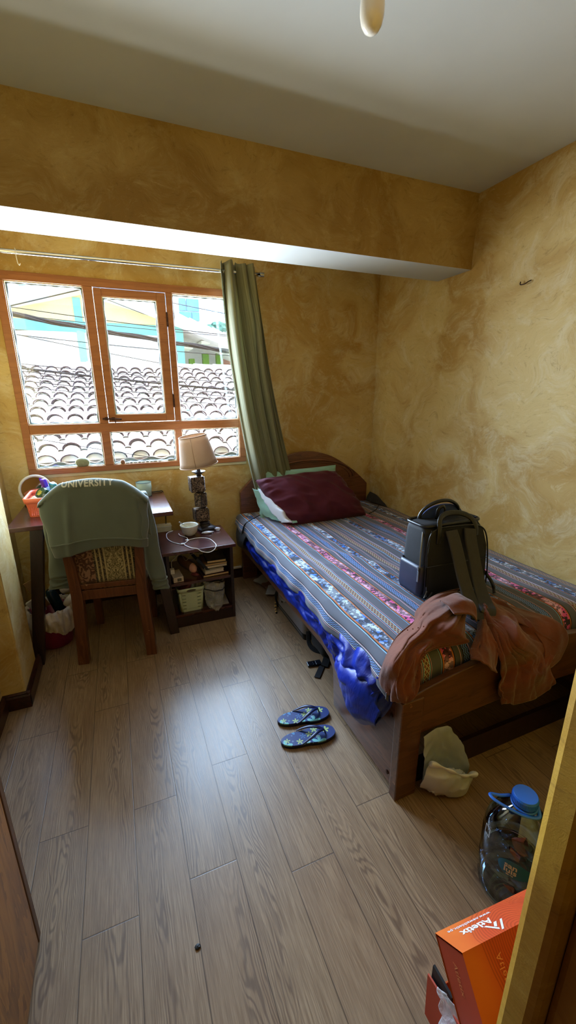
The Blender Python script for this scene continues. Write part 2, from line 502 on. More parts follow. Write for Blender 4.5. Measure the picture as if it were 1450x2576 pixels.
# opening casement in the middle
sash = join(fr(-.047, -.001, 1.312, 2.142, YB - .006, YB + .045), fr(.335, .392, 1.312, 2.142, YB - .006, YB + .045),
            fr(-.001, .335, 2.095, 2.142, YB - .006, YB + .045), fr(-.001, .335, 1.312, 1.362, YB - .006, YB + .045))
sa = obj('casement', sash, MT['frame'], win, bevel=.003)
for z in (1.98, 1.45):
    obj('hinge', lathe([(.006, -.045), (.006, -.016), (.0045, -.015), (.0065, -.014), (.0065, .014), (.0045, .015), (.006, .016), (.006, .045)], 12, (.394, YB - .012, z)), MT['iron'], sa, smooth=True)
obj('latch', join(beam((-.085, YB - .02, 1.337), (.035, YB - .02, 1.332), .010, .010), cbox((-.06, YB - .014, 1.337), (.022, .006, .020)),
                  cbox((-.018, YB - .014, 1.335), (.022, .006, .020)), beam((-.01, YB - .02, 1.335), (-.006, YB - .03, 1.31), .007, .007)), MT['iron'], sa, bevel=.001)
openings = [(FL, -.106, 1.308, FT), (-.001, .335, 1.362, 2.095), (.437, FR, 1.308, FT), (FL, -.106, FB, 1.248), (-.050, .385, FB, 1.248), (.435, FR, FB, 1.248)]
for k, (x0, x1, z0, z1) in enumerate(openings):
    w = .011
    yq = YB + .025
    edge = []
    # wavy putty bead round each pane
    def ring(x0, x1, z0, z1, w, y0, y1):
        return join(box(x0, x1, y0, y1, z0, z0 + w), box(x0, x1, y0, y1, z1 - w, z1), box(x0, x0 + w, y0, y1, z0 + w, z1 - w), box(x1 - w, x1, y0, y1, z0 + w, z1 - w))
    obj('glazing_bead', ring(x0 - .001, x1 + .001, z0 - .001, z1 + .001, .006, YB + .0, YB + .03), MT['reveal'], win)
    pt = []
    for (a, b) in (((x0, z0), (x1, z0)), ((x1, z0), (x1, z1)), ((x1, z1), (x0, z1)), ((x0, z1), (x0, z0))):
        n = 24; P = []
        for i in range(n + 1):
            f = i / n; x = a[0] + (b[0] - a[0]) * f; z = a[1] + (b[1] - a[1]) * f
            P.append((x, yq + .008, z))
        pt.append(tube(P, lambda q, s=k: .011 + .004 * noise.noise(V((q * 9, s, 0))) + .003 * sin(q * 40 + s), 8))
    obj('putty', join(*pt), MT['putty'], win, smooth=True)
    obj('glass_pane', box(x0, x1, YB + .036, YB + .039, z0, z1), MT['glass'], win)
struct('sill_1', box(WX0, WX1, YB - .006, YB + .2, WZ0 - .02, WZ0 + .004), MT['reveal'])

# ------------------------------------------------------------------ curtain rod and curtain
MT['chrome'] = simple('polished_steel', srgb(205, 208, 212), .16, 1, .03)
MT['rubber'] = simple('black_rubber', srgb(20, 20, 22), .55, 0, .1)
rod = thing('curtain_rod', 'polished steel curtain rod running above the window', 'curtain rod', (.2, 3.0, 2.28))
R0, R1 = V((-.72, 3.02, 2.270)), V((1.035, 3.02, 2.287))
obj('pole', tube([R0.lerp(R1, i / 12) for i in range(13)], .0125, 20), MT['chrome'], rod, smooth=True)
obj('finial', tube([R1 + V((d, 0, 0)) for d in (-.004, 0, .022, .026)], .0165, 20), MT['chrome'], rod, smooth=True, bevel=.002)
for x in (-.60, 1.0):
    obj('bracket', join(beam((x, 3.12, 2.26), (x, 3.02, 2.262), .012, .02), lathe([(.024, 0), (.024, .006), (.01, .01)], 16, (x, 3.12, 2.26), Euler((pi / 2, 0, 0)).to_matrix().to_4x4())), MT['chrome'], rod, smooth=False, bevel=.002)
tag(obj('plastic_hook', tube(catmull([(-.424, 3.02, 2.292), (-.42, 3.005, 2.275), (-.421, 3.005, 2.25), (-.419, 3.008, 2.215), (-.412, 3.01, 2.205), (-.408, 3.012, 2.215)], 6), .0022, 6), MT['white'], smooth=True, origin=(-.42, 3.01, 2.25)),
    'small clear hook hanging from the left end of the steel curtain rod', 'hook')

def curtain_mat():
    t = NT('olive_curtain_weave'); v = t.coord('UV'); p = t.xyz(v)
    st = t.noise(t.comb(t.math('MULTIPLY', p[0], 90.0), t.math('MULTIPLY', p[1], 1.2), 0.0), 1.0, 3, .6)
    sl = t.noise(t.comb(t.math('MULTIPLY', p[0], 420.0), t.math('MULTIPLY', p[1], 14.0), 2.0), 1.0, 2, .6)
    base = t.mix(t.smooth(st, .38, .62), srgb(126, 125, 94), srgb(154, 151, 120))
    base = t.mix(t.math('MULTIPLY', sl, .5), base, srgb(96, 98, 66))
    t.set(base=base, rough=.85, sheen=.2, spec=.2)
    t.bump(sl, .25, .001)
    # thin cloth: some of the daylight behind it comes through
    tl = t.node('ShaderNodeBsdfTranslucent'); t.L(base, tl.inputs[0])
    mx = t.node('ShaderNodeMixShader'); mx.inputs[0].default_value = .3
    t.L(t.b.outputs[0], mx.inputs[1]); t.L(tl.outputs[0], mx.inputs[2]); t.L(mx.outputs[0], t.out.inputs[0])
    return t.m
MT['curtain'] = curtain_mat()
cur = thing('curtain', 'olive green grommet curtain bunched at the right side of the window', 'curtain', (.9, 3.0, 1.5))
def curt(u, v):
    # v 0 top .. 1 bottom ; u 0 left .. 1 right
    z = 2.335 - v * (2.335 - (.735 + .10 * u))
    if v < .03: z += .008 * sin(u * 31)
    f = max(0.0, (2.335 - z) / 1.57)
    xl = .748 + .07 * f + .13 * f ** 2 + .0 * f; xr = 1.008 + .17 * f + .095 * f ** 2.2
    uu = u + .018 * sin(5 * v + u * 9) * v
    x = xl + (xr - xl) * uu
    k = 3.5
    ph = (uu + .05 * sin(uu * 9 + v)) * k * 2 * pi + .9 * sin(v * 2.2) - .6
    amp = .042 * (1 - .5 * v) * (1 + .35 * sin(uu * 7 + 1))
    y = 2.995 - .055 * f + amp * (sin(ph) + .28 * sin(2 * ph + 1.4)) + .008 * noise.noise(V((uu * 14, v * 3, 1)))
    x += .016 * cos(ph) * (1 - .3 * v) * (0.4 + min(1, 4 * u) * .6)
    # pinched tuck in the middle, a third of the way down
    g = exp(-((u - .66) / .09) ** 2) * exp(-((v - .24) / .14) ** 2)
    y -= .035 * g; x += .02 * g
    return (x, min(y, 3.085), z)
obj('curtain_cloth', grid(curt, 150, 60, uvf=lambda u, v: (u * 1.1, v * 1.6)), MT['curtain'], cur, smooth=True, solid=.0015)
obj('lining', grid(lambda u, v: (lambda p: (p[0] - .006 + .012 * u, p[1] + .012, p[2] + .002))(curt(u * .09, v)), 10, 60, uvf=lambda u, v: (u * .1, v * 1.6)),
    simple('pale_curtain_hem', srgb(196, 206, 196), .8), cur, smooth=True, solid=.001)
for x in (.772, .835, .905, .968):
    tor = [(x + .004 * cos(a), 3.02 + .021 * sin(a) * .9, 2.280 + .021 * cos(a)) for a in [2 * pi * i / 24 for i in range(24)]]
    obj('grommet', tube(tor, .0042, 8, closed=True), MT['chrome'], cur, smooth=True)

# ------------------------------------------------------------------ things on the sill
MT['stone'] = simple('green_stone', srgb(128, 134, 104), .6, var=.18, vs=30, bump=.3, bs=60)
MT['bstone'] = simple('brown_stone', srgb(132, 92, 66), .6, var=.18, vs=60)
MT['pebble'] = simple('grey_pebble', srgb(110, 118, 124), .6, var=.3, vs=60)
YS = YB + .006
tag(obj('stone', blob((-.247, YS, 1.048), (.046, .026, .034), 3, .06, 1.2, 3, False), MT['stone'], smooth=True, origin=(-.247, YS, 1.02)),
    'large egg shaped green stone on the window ledge behind the chair', 'stone')
tag(obj('stone', blob((.010, YS, 1.034), (.016, .013, .018), 5, .06, 1.2, 3, False), MT['bstone'], smooth=True, origin=(.01, YS, 1.02)),
    'small upright brown stone on the ledge of the middle window pane', 'stone')
px_ = [(-.035, .014, .004), (.04, .014, .005), (.066, .012, .006), (.093, .015, .005), (.122, .012, .006), (.148, .014, .005), (.175, .013, .006), (.205, .012, .005), (.232, .016, .006), (.262, .013, .005), (.345, .028, .009)]
for i, (x, r, h) in enumerate(px_):
    last = i == len(px_) - 1
    tag(obj('pebble', blob((x, YS, 1.021 + h), (r, .010, h), i, .1, 1.3, 2, False), MT['pebble'], smooth=True, origin=(x, YS, 1.02)),
        'broad pale blue stone chip at the right end of the pebble row on the ledge' if last else 'small flat grey pebble in the row along the middle window ledge', 'pebble',
        None if last else 'pebbles on the window ledge')

# ------------------------------------------------------------------ ceiling bulb
lamp = thing('ceiling_bulb', 'bare white light bulb in a cone socket on the ceiling', 'light bulb', (.735, 1.2, ZC))
MT['socket'] = simple('beige_socket', srgb(176, 152, 112), .5, var=.03)
MT['bulb'] = simple('opal_bulb', srgb(226, 218, 202), .12, var=.02, coat=.6)
MT['bulb'].node_tree.nodes['Principled BSDF'].inputs['Subsurface Weight'].default_value = .0
obj('socket', lathe([(.05, 0), (.05, -.012), (.026, -.02), (.024, -.06), (.026, -.095), (.0305, -.122), (.029, -.125)], 32, (.735, 1.2, ZC)), MT['socket'], lamp, smooth=True)
obj('bulb', lathe([(.027, -.095), (.0305, -.118), (.0325, -.138), (.0315, -.158), (.027, -.175), (.019, -.187), (.009, -.193), (.001, -.194)], 32, (.735, 1.2, ZC)), MT['bulb'], lamp, smooth=True)
hk = tube(catmull([(XR, 1.73, 2.058), (XR - .018, 1.732, 2.05), (XR - .024, 1.745, 2.042), (XR - .02, 1.775, 2.045), (XR - .012, 1.782, 2.06)], 6), .0028, 6)
tag(obj('wall_hook', hk, MT['iron'], smooth=True, origin=(XR, 1.75, 2.05)), 'small bent black wire hook in the right ochre wall', 'hook')

# ================================================================== OUTSIDE
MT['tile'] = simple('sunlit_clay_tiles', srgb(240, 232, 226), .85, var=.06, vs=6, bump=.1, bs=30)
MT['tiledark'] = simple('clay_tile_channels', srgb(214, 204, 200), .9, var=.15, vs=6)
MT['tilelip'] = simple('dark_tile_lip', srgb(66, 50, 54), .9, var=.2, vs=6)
MT['cream'] = simple('cream_render', srgb(236, 238, 220), .9, var=.02, vs=2)
MT['yellow'] = simple('pale_yellow_render', srgb(234, 216, 156), .9, var=.03, vs=2)
MT['mint'] = simple('mint_render', srgb(120, 188, 176), .9, var=.03, vs=2)
MT['greenpost'] = simple('leaf_green_paint', srgb(96, 150, 40), .8, var=.04)
MT['orange'] = simple('orange_door_paint', srgb(206, 112, 74), .8, var=.05)
MT['concrete'] = simple('pale_concrete', srgb(222, 224, 222), .9, var=.03)
MT['bluegl'] = simple('blue_window_wall', srgb(96, 150, 200), .2, var=.12, vs=1)
MT['cable'] = simple('black_cable', srgb(34, 34, 44), .7, var=.1)
MT['leaf'] = simple('tree_leaves', srgb(84, 128, 110), .8, var=.25, vs=3)
MT['ground'] = simple('street_ground', srgb(150, 146, 138), .95, var=.08, vs=.8)
struct('ground_outside', box(-30, 34, 3.5, 50, -3.4, -3.2), MT['ground'])

def tile_roof(x0, x1, eave, ridge, pitch=.235, rowl=.335, waves=True, mats=None):
    """eave, ridge = (y, z); roll tiles in overlapping rows"""
    (y0, z0), (y1, z1) = eave, ridge
    L = sqrt((y1 - y0) ** 2 + (z1 - z0) ** 2); ty, tz = (y1 - y0) / L, (z1 - z0) / L
    n = (0, -tz, ty)
    rows = int(round(L / rowl)); ncol = int(round((x1 - x0) / pitch))
    vs, fs, ms = [], [], []
    for r in range(rows):
        s0, s1 = r * rowl, (r + 1) * rowl + .03
        for c in range(ncol):
            jx = random.uniform(-.008, .008); jz = random.uniform(-.006, .006); js = random.uniform(-.012, .012)
            cx = x0 + (c + .5) * pitch + jx
            R = pitch * .40
            base = len(vs); K = 8
            for (s, lift, rr) in ((s0 + js, .034, R * 1.05), (s1 + js, .006, R * .9)):
                for dep in (0, -.014):
                    for k in range(K + 1):
                        a = pi * k / K
                        h = sin(a) * (rr * .82 + dep) + lift + jz
                        xx = cx - cos(a) * (rr + dep)
                        vs.append((xx, y0 + ty * s + n[1] * h, z0 + tz * s + n[2] * h))
            q = K + 1
            for k in range(K):
                fs.append((base + k, base + k + 1, base + 2 * q + k + 1, base + 2 * q + k)); ms.append(0)   # top skin
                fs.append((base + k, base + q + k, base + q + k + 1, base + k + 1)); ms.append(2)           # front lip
        # channel tile strip below this row
    K = ncol * 8
    for r in range(rows):
        s0, s1 = r * rowl, (r + 1) * rowl + .02
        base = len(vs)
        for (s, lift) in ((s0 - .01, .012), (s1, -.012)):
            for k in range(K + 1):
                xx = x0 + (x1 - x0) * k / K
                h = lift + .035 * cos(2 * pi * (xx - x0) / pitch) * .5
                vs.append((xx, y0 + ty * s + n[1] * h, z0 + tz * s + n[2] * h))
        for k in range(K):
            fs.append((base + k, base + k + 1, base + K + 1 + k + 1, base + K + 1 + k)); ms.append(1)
    return vs, fs, None, ms
def arc_cap(x0, n, pitch, y, z, R):
    g = []
    for c in range(n):
        cx = x0 + (c + .5) * pitch
        g.append(([(cx - cos(pi * k / 10) * R, y, z + sin(pi * k / 10) * R * .82) for k in range(11)], [tuple(range(11))]))
    return join(*g)
nb = thing('tiled_roof', 'low roof of pale clay barrel tiles just outside the window', 'roof', (0, 5, -.5))
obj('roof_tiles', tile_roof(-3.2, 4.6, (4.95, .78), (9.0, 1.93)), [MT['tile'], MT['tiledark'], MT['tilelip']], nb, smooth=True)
obj('eave_mortar', arc_cap(-3.2, 33, .235, 4.97, .80, .096), simple('white_mortar', srgb(236, 240, 244), .9), nb)
rg = []
for i in range(20):
    x = -3.2 + i * .4
    rg.append(tube([(x, 9.02, 1.99), (x + .42, 9.02, 1.985)], lambda q: .10 - .012 * q, 12))
obj('ridge_tiles', join(*rg), MT['tile'], nb, smooth=True)
obj('house_wall', box(-3.0, 4.4, 5.35, 9.6, -3.2, .80), MT['cream'], nb)
obj('gutter_board', join(box(-3.2, 4.6, 5.0, 5.06, .60, .74), box(-3.2, 4.6, 5.06, 5.4, .62, .66)), MT['concrete'], nb)
obj('back_slope', hexa([(-3.2, 9.0, 1.80), (4.6, 9.0, 1.80), (4.6, 11.3, 1.2), (-3.2, 11.3, 1.2)], [(-3.2, 9.0, 1.93), (4.6, 9.0, 1.93), (4.6, 11.3, 1.3), (-3.2, 11.3, 1.3)]), MT['tile'], nb)

gh = thing('gabled_house', 'pale yellow gabled house with mint green bands across the street', 'house', (0, 12, -3.2))
GX0, GX1, GA = -4.4, 1.9, -.42
zr = lambda x: (3.95 - (x - GA) * .335) if x > GA else (3.95 - (GA - x) * .30)
wallp = [(GX0, -3.2), (GX1, -3.2), (GX1, zr(GX1) - .05), (GA, zr(GA) - .05), (GX0, zr(GX0) - .05)]
def prismY(poly, y0, y1):
    n = len(poly); vs = [(x, y0, z) for x, z in poly] + [(x, y1, z) for x, z in poly]
    return vs, [tuple(range(n)), tuple(range(n, 2 * n))[::-1]] + [(i, i + n, (i + 1) % n + n, (i + 1) % n) for i in range(n)]
obj('wall', prismY(wallp, 12, 17), MT['cream'], gh)
obj('yellow_gable', prismY([(GX0, 3.19), (GX1, 3.19), (GX1, 3.2), (GA, zr(GA) - .16), (GX0, min(3.2, zr(GX0)))], 11.985, 12.02), MT['yellow'], gh)
obj('mint_band', join(box(GX0, GX1, 11.96, 12.02, 2.95, 3.19)), MT['mint'], gh)
obj('mint_band', box(-.66, -.49, 11.955, 12.02, 2.17, 3.72), MT['mint'], gh)
obj('mint_band', box(1.70, 1.90, 11.955, 12.3, -1.0, 3.12), MT['mint'], gh)
def slope(xa, xb, za, zb, y0, y1, t):
    return prismY([(xa, za), (xb, zb), (xb, zb + t), (xa, za + t)], y0, y1)
obj('roof_slope', join(setmat(slope(GA, 4.2, zr(GA) + .0, 3.95 - (4.2 - GA) * .335, 11.45, 17.4, .10), 0)), MT['tile'], gh)
obj('roof_slope', slope(GX0 - .3, GA, zr(GX0 - .3), zr(GA), 11.45, 17.4, .10), MT['tile'], gh)
for i in range(30):
    x = GX0 + i * .29
    if x > 4.1: break
    z = (3.95 - (x - GA) * .335) if x > GA else (3.95 - (GA - x) * .30)
    sl = -.335 if x > GA else .30
    obj('verge_tile', tube([(x, 11.5, z + .13), (x + .3, 11.5, z + .11 + .3 * sl)], lambda q: .085 - .012 * q, 8), MT['tile'], gh, smooth=True)
obj('fascia', join(slope(GA, 4.2, zr(GA) - .12, 3.95 - (4.2 - GA) * .335 - .12, 11.5, 11.55, .12), slope(GX0 - .3, GA, zr(GX0 - .3) - .12, zr(GA) - .12, 11.5, 11.55, .12)), MT['concrete'], gh)
obj('porch_wall', box(1.9, 4.4, 14.6, 14.8, -3.2, 3.2), MT['concrete'], gh)
for (x0, x1, zt) in ((2.37, 2.53, 2.55), (2.80, 2.99, 2.72), (3.24, 3.44, 3.0), (3.9, 4.1, 3.1)):
    obj('green_post', box(x0 - .02, x1 - .02, 13.9, 14.1, 1.2, zt), MT['greenpost'], gh)
obj('orange_door', box(3.5, 3.9, 14.5, 14.62, 1.6, 2.62), MT['orange'], gh)
obj('railing', join(*[box(3.5 + i * .05, 3.512 + i * .05, 13.95, 13.97, 1.8, 2.38) for i in range(8)], box(3.48, 3.9, 13.94, 13.98, 2.38, 2.40)), MT['cable'], gh)
obj('eave_beam', join(box(2.5, 2.75, 12.6, 13.4, 2.86, 2.94), box(2.0, 2.25, 12.6, 13.4, 2.72, 2.8)), MT['cream'], gh)

tw = thing('glass_building', 'blue glazed building seen at the upper left pane', 'building', (-4.4, 30, -3.2))
obj('wall', box(-7.5, -3.2, 30, 34, -3.2, 9.5), MT['concrete'], tw)
for i in range(5):
    obj('window_strip', box(-4.30 + i * .26, -4.08 + i * .26, 29.9, 30.05, 5.8, 9.2), MT['bluegl'], tw)
t2 = thing('office_tower', 'pale tower with large blue windows seen in the right pane', 'building', (5.2, 30, -3.2))
obj('wall', box(3.2, 6.4, 30, 34, -3.2, 9.0), MT['concrete'], t2)
for (x0, x1, z0, z1) in ((4.62, 5.05, 6.72, 7.45), (5.10, 5.9, 6.72, 7.45), (4.62, 5.38, 6.15, 6.66), (5.42, 5.9, 6.15, 6.66), (3.35, 3.6, 6.4, 7.0)):
    obj('window', box(x0, x1, 29.9, 30.05, z0, z1), MT['bluegl'], t2)
def tree(name, c, s, seed, label):
    t = thing(name, label, 'tree', (c[0], c[1], -3.2), 'distant trees')
    obj('trunk', tube([(c[0], c[1], -3.2), (c[0] + .1, c[1], c[2])], lambda q: .25 - .12 * q, 8), MT['iron'], t)
    g = []
    for i in range(16):
        a = random.uniform(0, 2 * pi); r = random.uniform(0, 1)
        g.append(blob((c[0] + cos(a) * r * s, c[1] + sin(a) * r * s, c[2] + random.uniform(-.3, .35) * s), (s * .36, s * .36, s * .26), seed + i, .5, 3.5, 2))
    obj('crown', join(*g), MT['leaf'], t)
tree('tree', (6.9, 29, 5.55), .75, 3, 'small blue green tree beside the pale tower far behind the roofs')
tree('tree', (9.2, 30, 5.2), 1.1, 21, 'broader hazy tree at the curtain edge far behind the roofs')

cabs = [((-.7, 2.135), (1.16, 1.90), .017, 'thick twisted bundle of overhead cables crossing in front of the yellow house'),
        ((-.69, 2.19), (1.16, 2.05), .0035, 'thin overhead wire just above the thick cable bundle'),
        ((-.7, 1.98), (1.16, 1.86), .0035, 'upper of two thin wires diverging below the thick cable bundle'),
        ((-.7, 1.982), (1.16, 1.665), .0032, 'steeper lower wire diverging below the thick cable bundle'),
        ((.0, 2.10), (1.16, 2.04), .0028, 'thin wire over the mint band behind the middle casement'),
        ((.55, 2.325), (1.16, 2.24), .003, 'highest thin wire crossing the pale tower in the right pane'),
        ((-.7, 1.75), (.5, 1.655), .0035, 'thin wire just above the ridge of the tiled roof'),
        ((-.7, 1.715), (1.16, 1.53), .010, 'thick dark cable crossing just below the roof ridge'),
        ((-.7, 1.69), (1.16, 1.49), .0035, 'thin wire right under the thick cable on the roof ridge'),
        ((-.7, 1.65), (1.16, 1.46), .0035, 'second thin wire below the ridge over the roof tiles'),
        ((-.7, 1.61), (1.16, 1.43), .0035, 'third thin wire below the ridge over the roof tiles'),
        ((-.7, 1.56), (1.16, 1.38), .003, 'lowest of the thin parallel wires over the roof tiles'),
        ((-.75, 1.13), (.8, .78), .003, 'single slanting wire seen through the low window panes')]
for (a, b, r, lab) in cabs:
    ax, az = a; bx, bz = b
    # carry each wire well past the view on both sides
    sl = (bz - az) / (bx - ax); P = []
    thick = r > .015
    for i in range(121):
        x = -3.2 + 7.6 * i / 120
        z = az + (x - ax) * sl + (.012 * (x - .2) ** 2 - .01)
        P.append((x, 4.3 + (.006 * sin(i * .9) if thick else 0), z + (.004 * sin(i * .8 + 1) if thick else 0)))
    if thick:
        g = []
        for k in range(4):
            g.append(tube([(p[0], p[1] + .012 * cos(i * .35 + k * pi / 2), p[2] + .012 * sin(i * .35 + k * pi / 2)) for i, p in enumerate(P)], .0095, 7))
        geo = join(*g)
    else: geo = tube(P, r, 7)
    tag(obj('overhead_cable', geo, MT['cable'], smooth=True, origin=(.3, 4.3, az)), lab, 'cable')
# ================================================================== DESK AND WHAT STANDS ON IT
MT['dkwood'] = wood('dark_mahogany_stain', srgb(44, 18, 20), srgb(76, 34, 34), .22, 'X', .6, .5, .04)
MT['dkwood2'] = wood('dark_leg_stain', srgb(26, 14, 16), srgb(44, 24, 26), .35, 'Z', .6, .2, .04)
desk = thing('desk', 'small dark mahogany desk with splayed legs below the window', 'desk', (-.18, 2.8, 0))
obj('desktop', box(-.62, .262, 2.522, 3.098, .774, .80), MT['dkwood'], desk, bevel=.003)
obj('apron', join(box(-.46, .10, 2.60, 2.62, .70, .774), box(-.46, .10, 3.02, 3.04, .70, .774), box(-.47, -.45, 2.6, 3.04, .70, .774), box(.09, .11, 2.6, 3.04, .70, .774)), MT['dkwood2'], desk)
for (x0, x1, y0, y1) in ((-.482, -.568, 2.572, 2.432), (.118, .200, 2.572, 2.465), (-.470, -.520, 3.03, 3.07), (.110, .17, 3.03, 3.07)):
    obj('leg', leg(x1, y1, 0, .774, .058, .05, .066, .06, x0, y0), MT['dkwood2'], desk, bevel=.003)

MT['enamel'] = simple('pale_blue_enamel', srgb(156, 186, 184), .2, var=.04, coat=.4)
MT['enamelrim'] = simple('dark_enamel_rim', srgb(52, 74, 84), .3)
mug = thing('enamel_mug', 'pale blue enamel mug with a dark rim on the right of the desk', 'mug', (.128, 3.02, .80))
obj('cup', lathe([(.046, .0), (.05, .004), (.0505, .05), (.052, .098), (.0505, .098), (.049, .05), (.048, .008), (.001, .006)], 40, (.128, 3.02, .80)), MT['enamel'], mug, smooth=True)
obj('rim', tube([(.128 + .0515 * cos(a), 3.02 + .0515 * sin(a), .899) for a in [2 * pi * i / 40 for i in range(40)]], .0018, 8, closed=True), MT['enamelrim'], mug, smooth=True)
obj('handle', tube(catmull([(.16, 3.058, .88), (.175, 3.078, .875), (.18, 3.085, .85), (.172, 3.076, .825), (.157, 3.056, .82)], 6), .005, 10), MT['enamel'], mug, smooth=True)

# orange basket with toiletries
def holes_mat(name, c, sc=95, th=.33):
    t = NT(name); v = t.coord()
    p = t.xyz(v); h = t.math('MULTIPLY', t.math('ADD', p[0], p[1]), 330.0); k = t.math('MULTIPLY', p[2], 420.0)
    m = t.math('GREATER_THAN', t.math('MULTIPLY', t.math('SINE', t.math('ADD', h, k)), t.math('SINE', t.math('SUBTRACT', h, k))), th)
    m = t.math('MULTIPLY', m, t.math('LESS_THAN', p[2], .062))
    m = t.math('MULTIPLY', m, t.math('GREATER_THAN', p[2], .008))
    tr = t.node('ShaderNodeBsdfTransparent'); t.set(base=c, rough=.4)
    mx = t.node('ShaderNodeMixShader'); t.L(m, mx.inputs[0]); t.L(t.b.outputs[0], mx.inputs[1]); t.L(tr.outputs[0], mx.inputs[2]); t.L(mx.outputs[0], t.out.inputs[0])
    return t.m
def rrect(w, d, r, z, n=6, cx=0, cy=0):
    out = []
    for (sx, sy, a0) in ((1, 1, 0), (-1, 1, pi / 2), (-1, -1, pi), (1, -1, 1.5 * pi)):
        for k in range(n + 1):
            a = a0 + pi / 2 * k / n
            out.append((cx + sx * (w / 2 - r) + r * cos(a), cy + sy * (d / 2 - r) + r * sin(a), z))
    return out
def rings(L, cap0=False, cap1=False):
    n = len(L[0]); vs = [p for r in L for p in r]; fs = []
    for i in range(len(L) - 1):
        for k in range(n): fs.append((i * n + k, i * n + (k + 1) % n, (i + 1) * n + (k + 1) % n, (i + 1) * n + k))
    if cap0: fs.append(tuple(range(n))[::-1])
    if cap1: fs.append(tuple((len(L) - 1) * n + k for k in range(n)))
    return vs, fs
MT['coral'] = simple('coral_plastic', srgb(228, 116, 84), .4, var=.04)
MT['coralh'] = holes_mat('coral_lattice_plastic', srgb(224, 110, 78))
bk = thing('toiletry_basket', 'coral orange lattice basket of toiletries on the left of the desk', 'basket', (-.42, 2.85, .80))
BX, BY = -.425, 2.835
R = lambda w, d, z: rrect(w, d, .025, z, 6, BX, BY)
obj('basket_body', rings([R(.225, .235, .802), R(.235, .245, .86), R(.245, .255, .888)], True), MT['coralh'], bk, smooth=False, solid=.003)
obj('rim', rings([R(.247, .257, .886), R(.257, .267, .888), R(.262, .272, .914), R(.250, .260, .916), R(.244, .254, .89)]), MT['coral'], bk, smooth=True, solid=.002)
obj('handle', tube(catmull([(-.312, 2.80, .905), (-.300, 2.80, .93), (-.298, 2.835, .945), (-.300, 2.87, .93), (-.312, 2.87, .905)], 6), .008, 8, flat=1.4), MT['coral'], bk, smooth=True)
def tilt(c, d):
    """matrix taking +Z onto direction d at c"""
    z = V(d).normalized(); x = z.orthogonal().normalized(); y = z.cross(x)
    M = Matrix((x, y, z)).transposed().to_4x4(); M.translation = V(c); return M
MT['bgreen'] = simple('dark_green_plastic', srgb(30, 66, 44), .25, var=.06)
MT['glgreen'] = simple('green_bottle_gloss', srgb(44, 100, 60), .12, var=.1, coat=.5)
MT['yel'] = simple('yellow_print', srgb(214, 206, 80), .5, var=.02)
MT['purple'] = simple('violet_plastic', srgb(84, 40, 190), .35)
MT['teal'] = simple('teal_plastic', srgb(34, 122, 146), .2, coat=.3)
MT['lil'] = simple('pale_blue_tube', srgb(176, 190, 226), .35)
MT['crm'] = simple('cream_plastic', srgb(220, 216, 190), .4)
g1 = thing('shampoo_bottle', 'dark green bottle with yellow lettering on its cap in the coral basket', 'bottle', (-.47, 2.87, .81))
d1 = V((-.55, -.55, .62)).normalized(); c1 = V((-.415, 2.87, .855))
M1 = tilt(c1, d1)
obj('bottle_body', xf(lathe([(.03, -.05), (.034, -.045), (.035, .04), (.032, .062), (.028, .07)], 28), M1), MT['glgreen'], g1, smooth=True)
cp = obj('cap', xf(lathe([(.034, .070), (.0385, .074), (.0395, .10), (.037, .112), (.030, .115), (.001, .1155)], 32), M1), MT['bgreen'], g1, smooth=True)
capc = c1 + d1 * .1162
sx_ = V((.80, -.1, .60)); sx_ = (sx_ - d1 * sx_.dot(d1)).normalized(); sy_ = d1.cross(sx_)
Mt = Matrix((sx_, sy_, d1)).transposed().to_4x4(); Mt.translation = capc
obj('yellow_mark', join(xf(box(-.020, .014, .000, .0045, 0, .0006), Mt), xf(box(-.016, .018, -.0085, -.004, 0, .0006), Mt), xf(box(-.012, .010, -.016, -.012, 0, .0006), Mt),
                        xf(prism([(-.002, .010), (.003, .010), (.0005, .022)], .0006), Mt), xf(prism([(-.012, .012), (-.002, .010), (-.008, .017)], .0006), Mt), xf(prism([(.012, .012), (.003, .010), (.009, .017)], .0006), Mt)), MT['yel'], g1)
def boxtube(w, d, h, M, r=.006, taper=.85):
    L = [rrect(w * .9, d * .9, r * .8, 0), rrect(w, d, r, .004), rrect(w, d, r, h * .8), rrect(w * taper, d * taper, r, h * .97), rrect(w * taper * .8, d * taper * .8, r * .8, h)]
    return xf(rings(L, True, True), M)
t_ = thing('toothpaste_tube', 'white tube with a cream cap leaning at the basket front left corner', 'tube', (-.49, 2.79, .81))
dd = V((-.62, -.30, .72)); M2 = tilt((-.470, 2.775, .86), dd)
obj('tube_body', xf(rings([rrect(.035, .006, .003, -.04), rrect(.03, .018, .008, .01), rrect(.026, .024, .011, .045)], True, True), M2), MT['lil'], t_, smooth=True)
obj('cap', xf(lathe([(.014, .045), (.0165, .047), (.017, .066), (.014, .069), (.001, .069)], 24), M2), MT['crm'], t_, smooth=True)
t_ = thing('lotion_bottle', 'pale lilac bottle with a violet cap at the middle of the basket', 'bottle', (-.42, 2.9, .81))
M3 = tilt((-.425, 2.885, .83), (-.18, -.08, 1))
obj('bottle_body', boxtube(.075, .04, .125, M3, .014, .7), MT['lil'], t_, smooth=True)
obj('cap', boxtube(.030, .03, .052, M3 @ Matrix.Translation((-.008, 0, .120)), .008, .95), MT['purple'], t_, smooth=True)
t_ = thing('deodorant_stick', 'flat teal deodorant stick standing at the right of the basket', 'deodorant', (-.38, 2.84, .81))
M4 = tilt((-.395, 2.835, .83), (-.06, -.12, 1)) @ Matrix.Rotation(rad(68), 4, 'Z')
obj('body', boxtube(.064, .034, .105, M4, .012, .98), simple('deodorant_label', srgb(60, 140, 158), .3, var=.25, vs=40), t_, smooth=True)
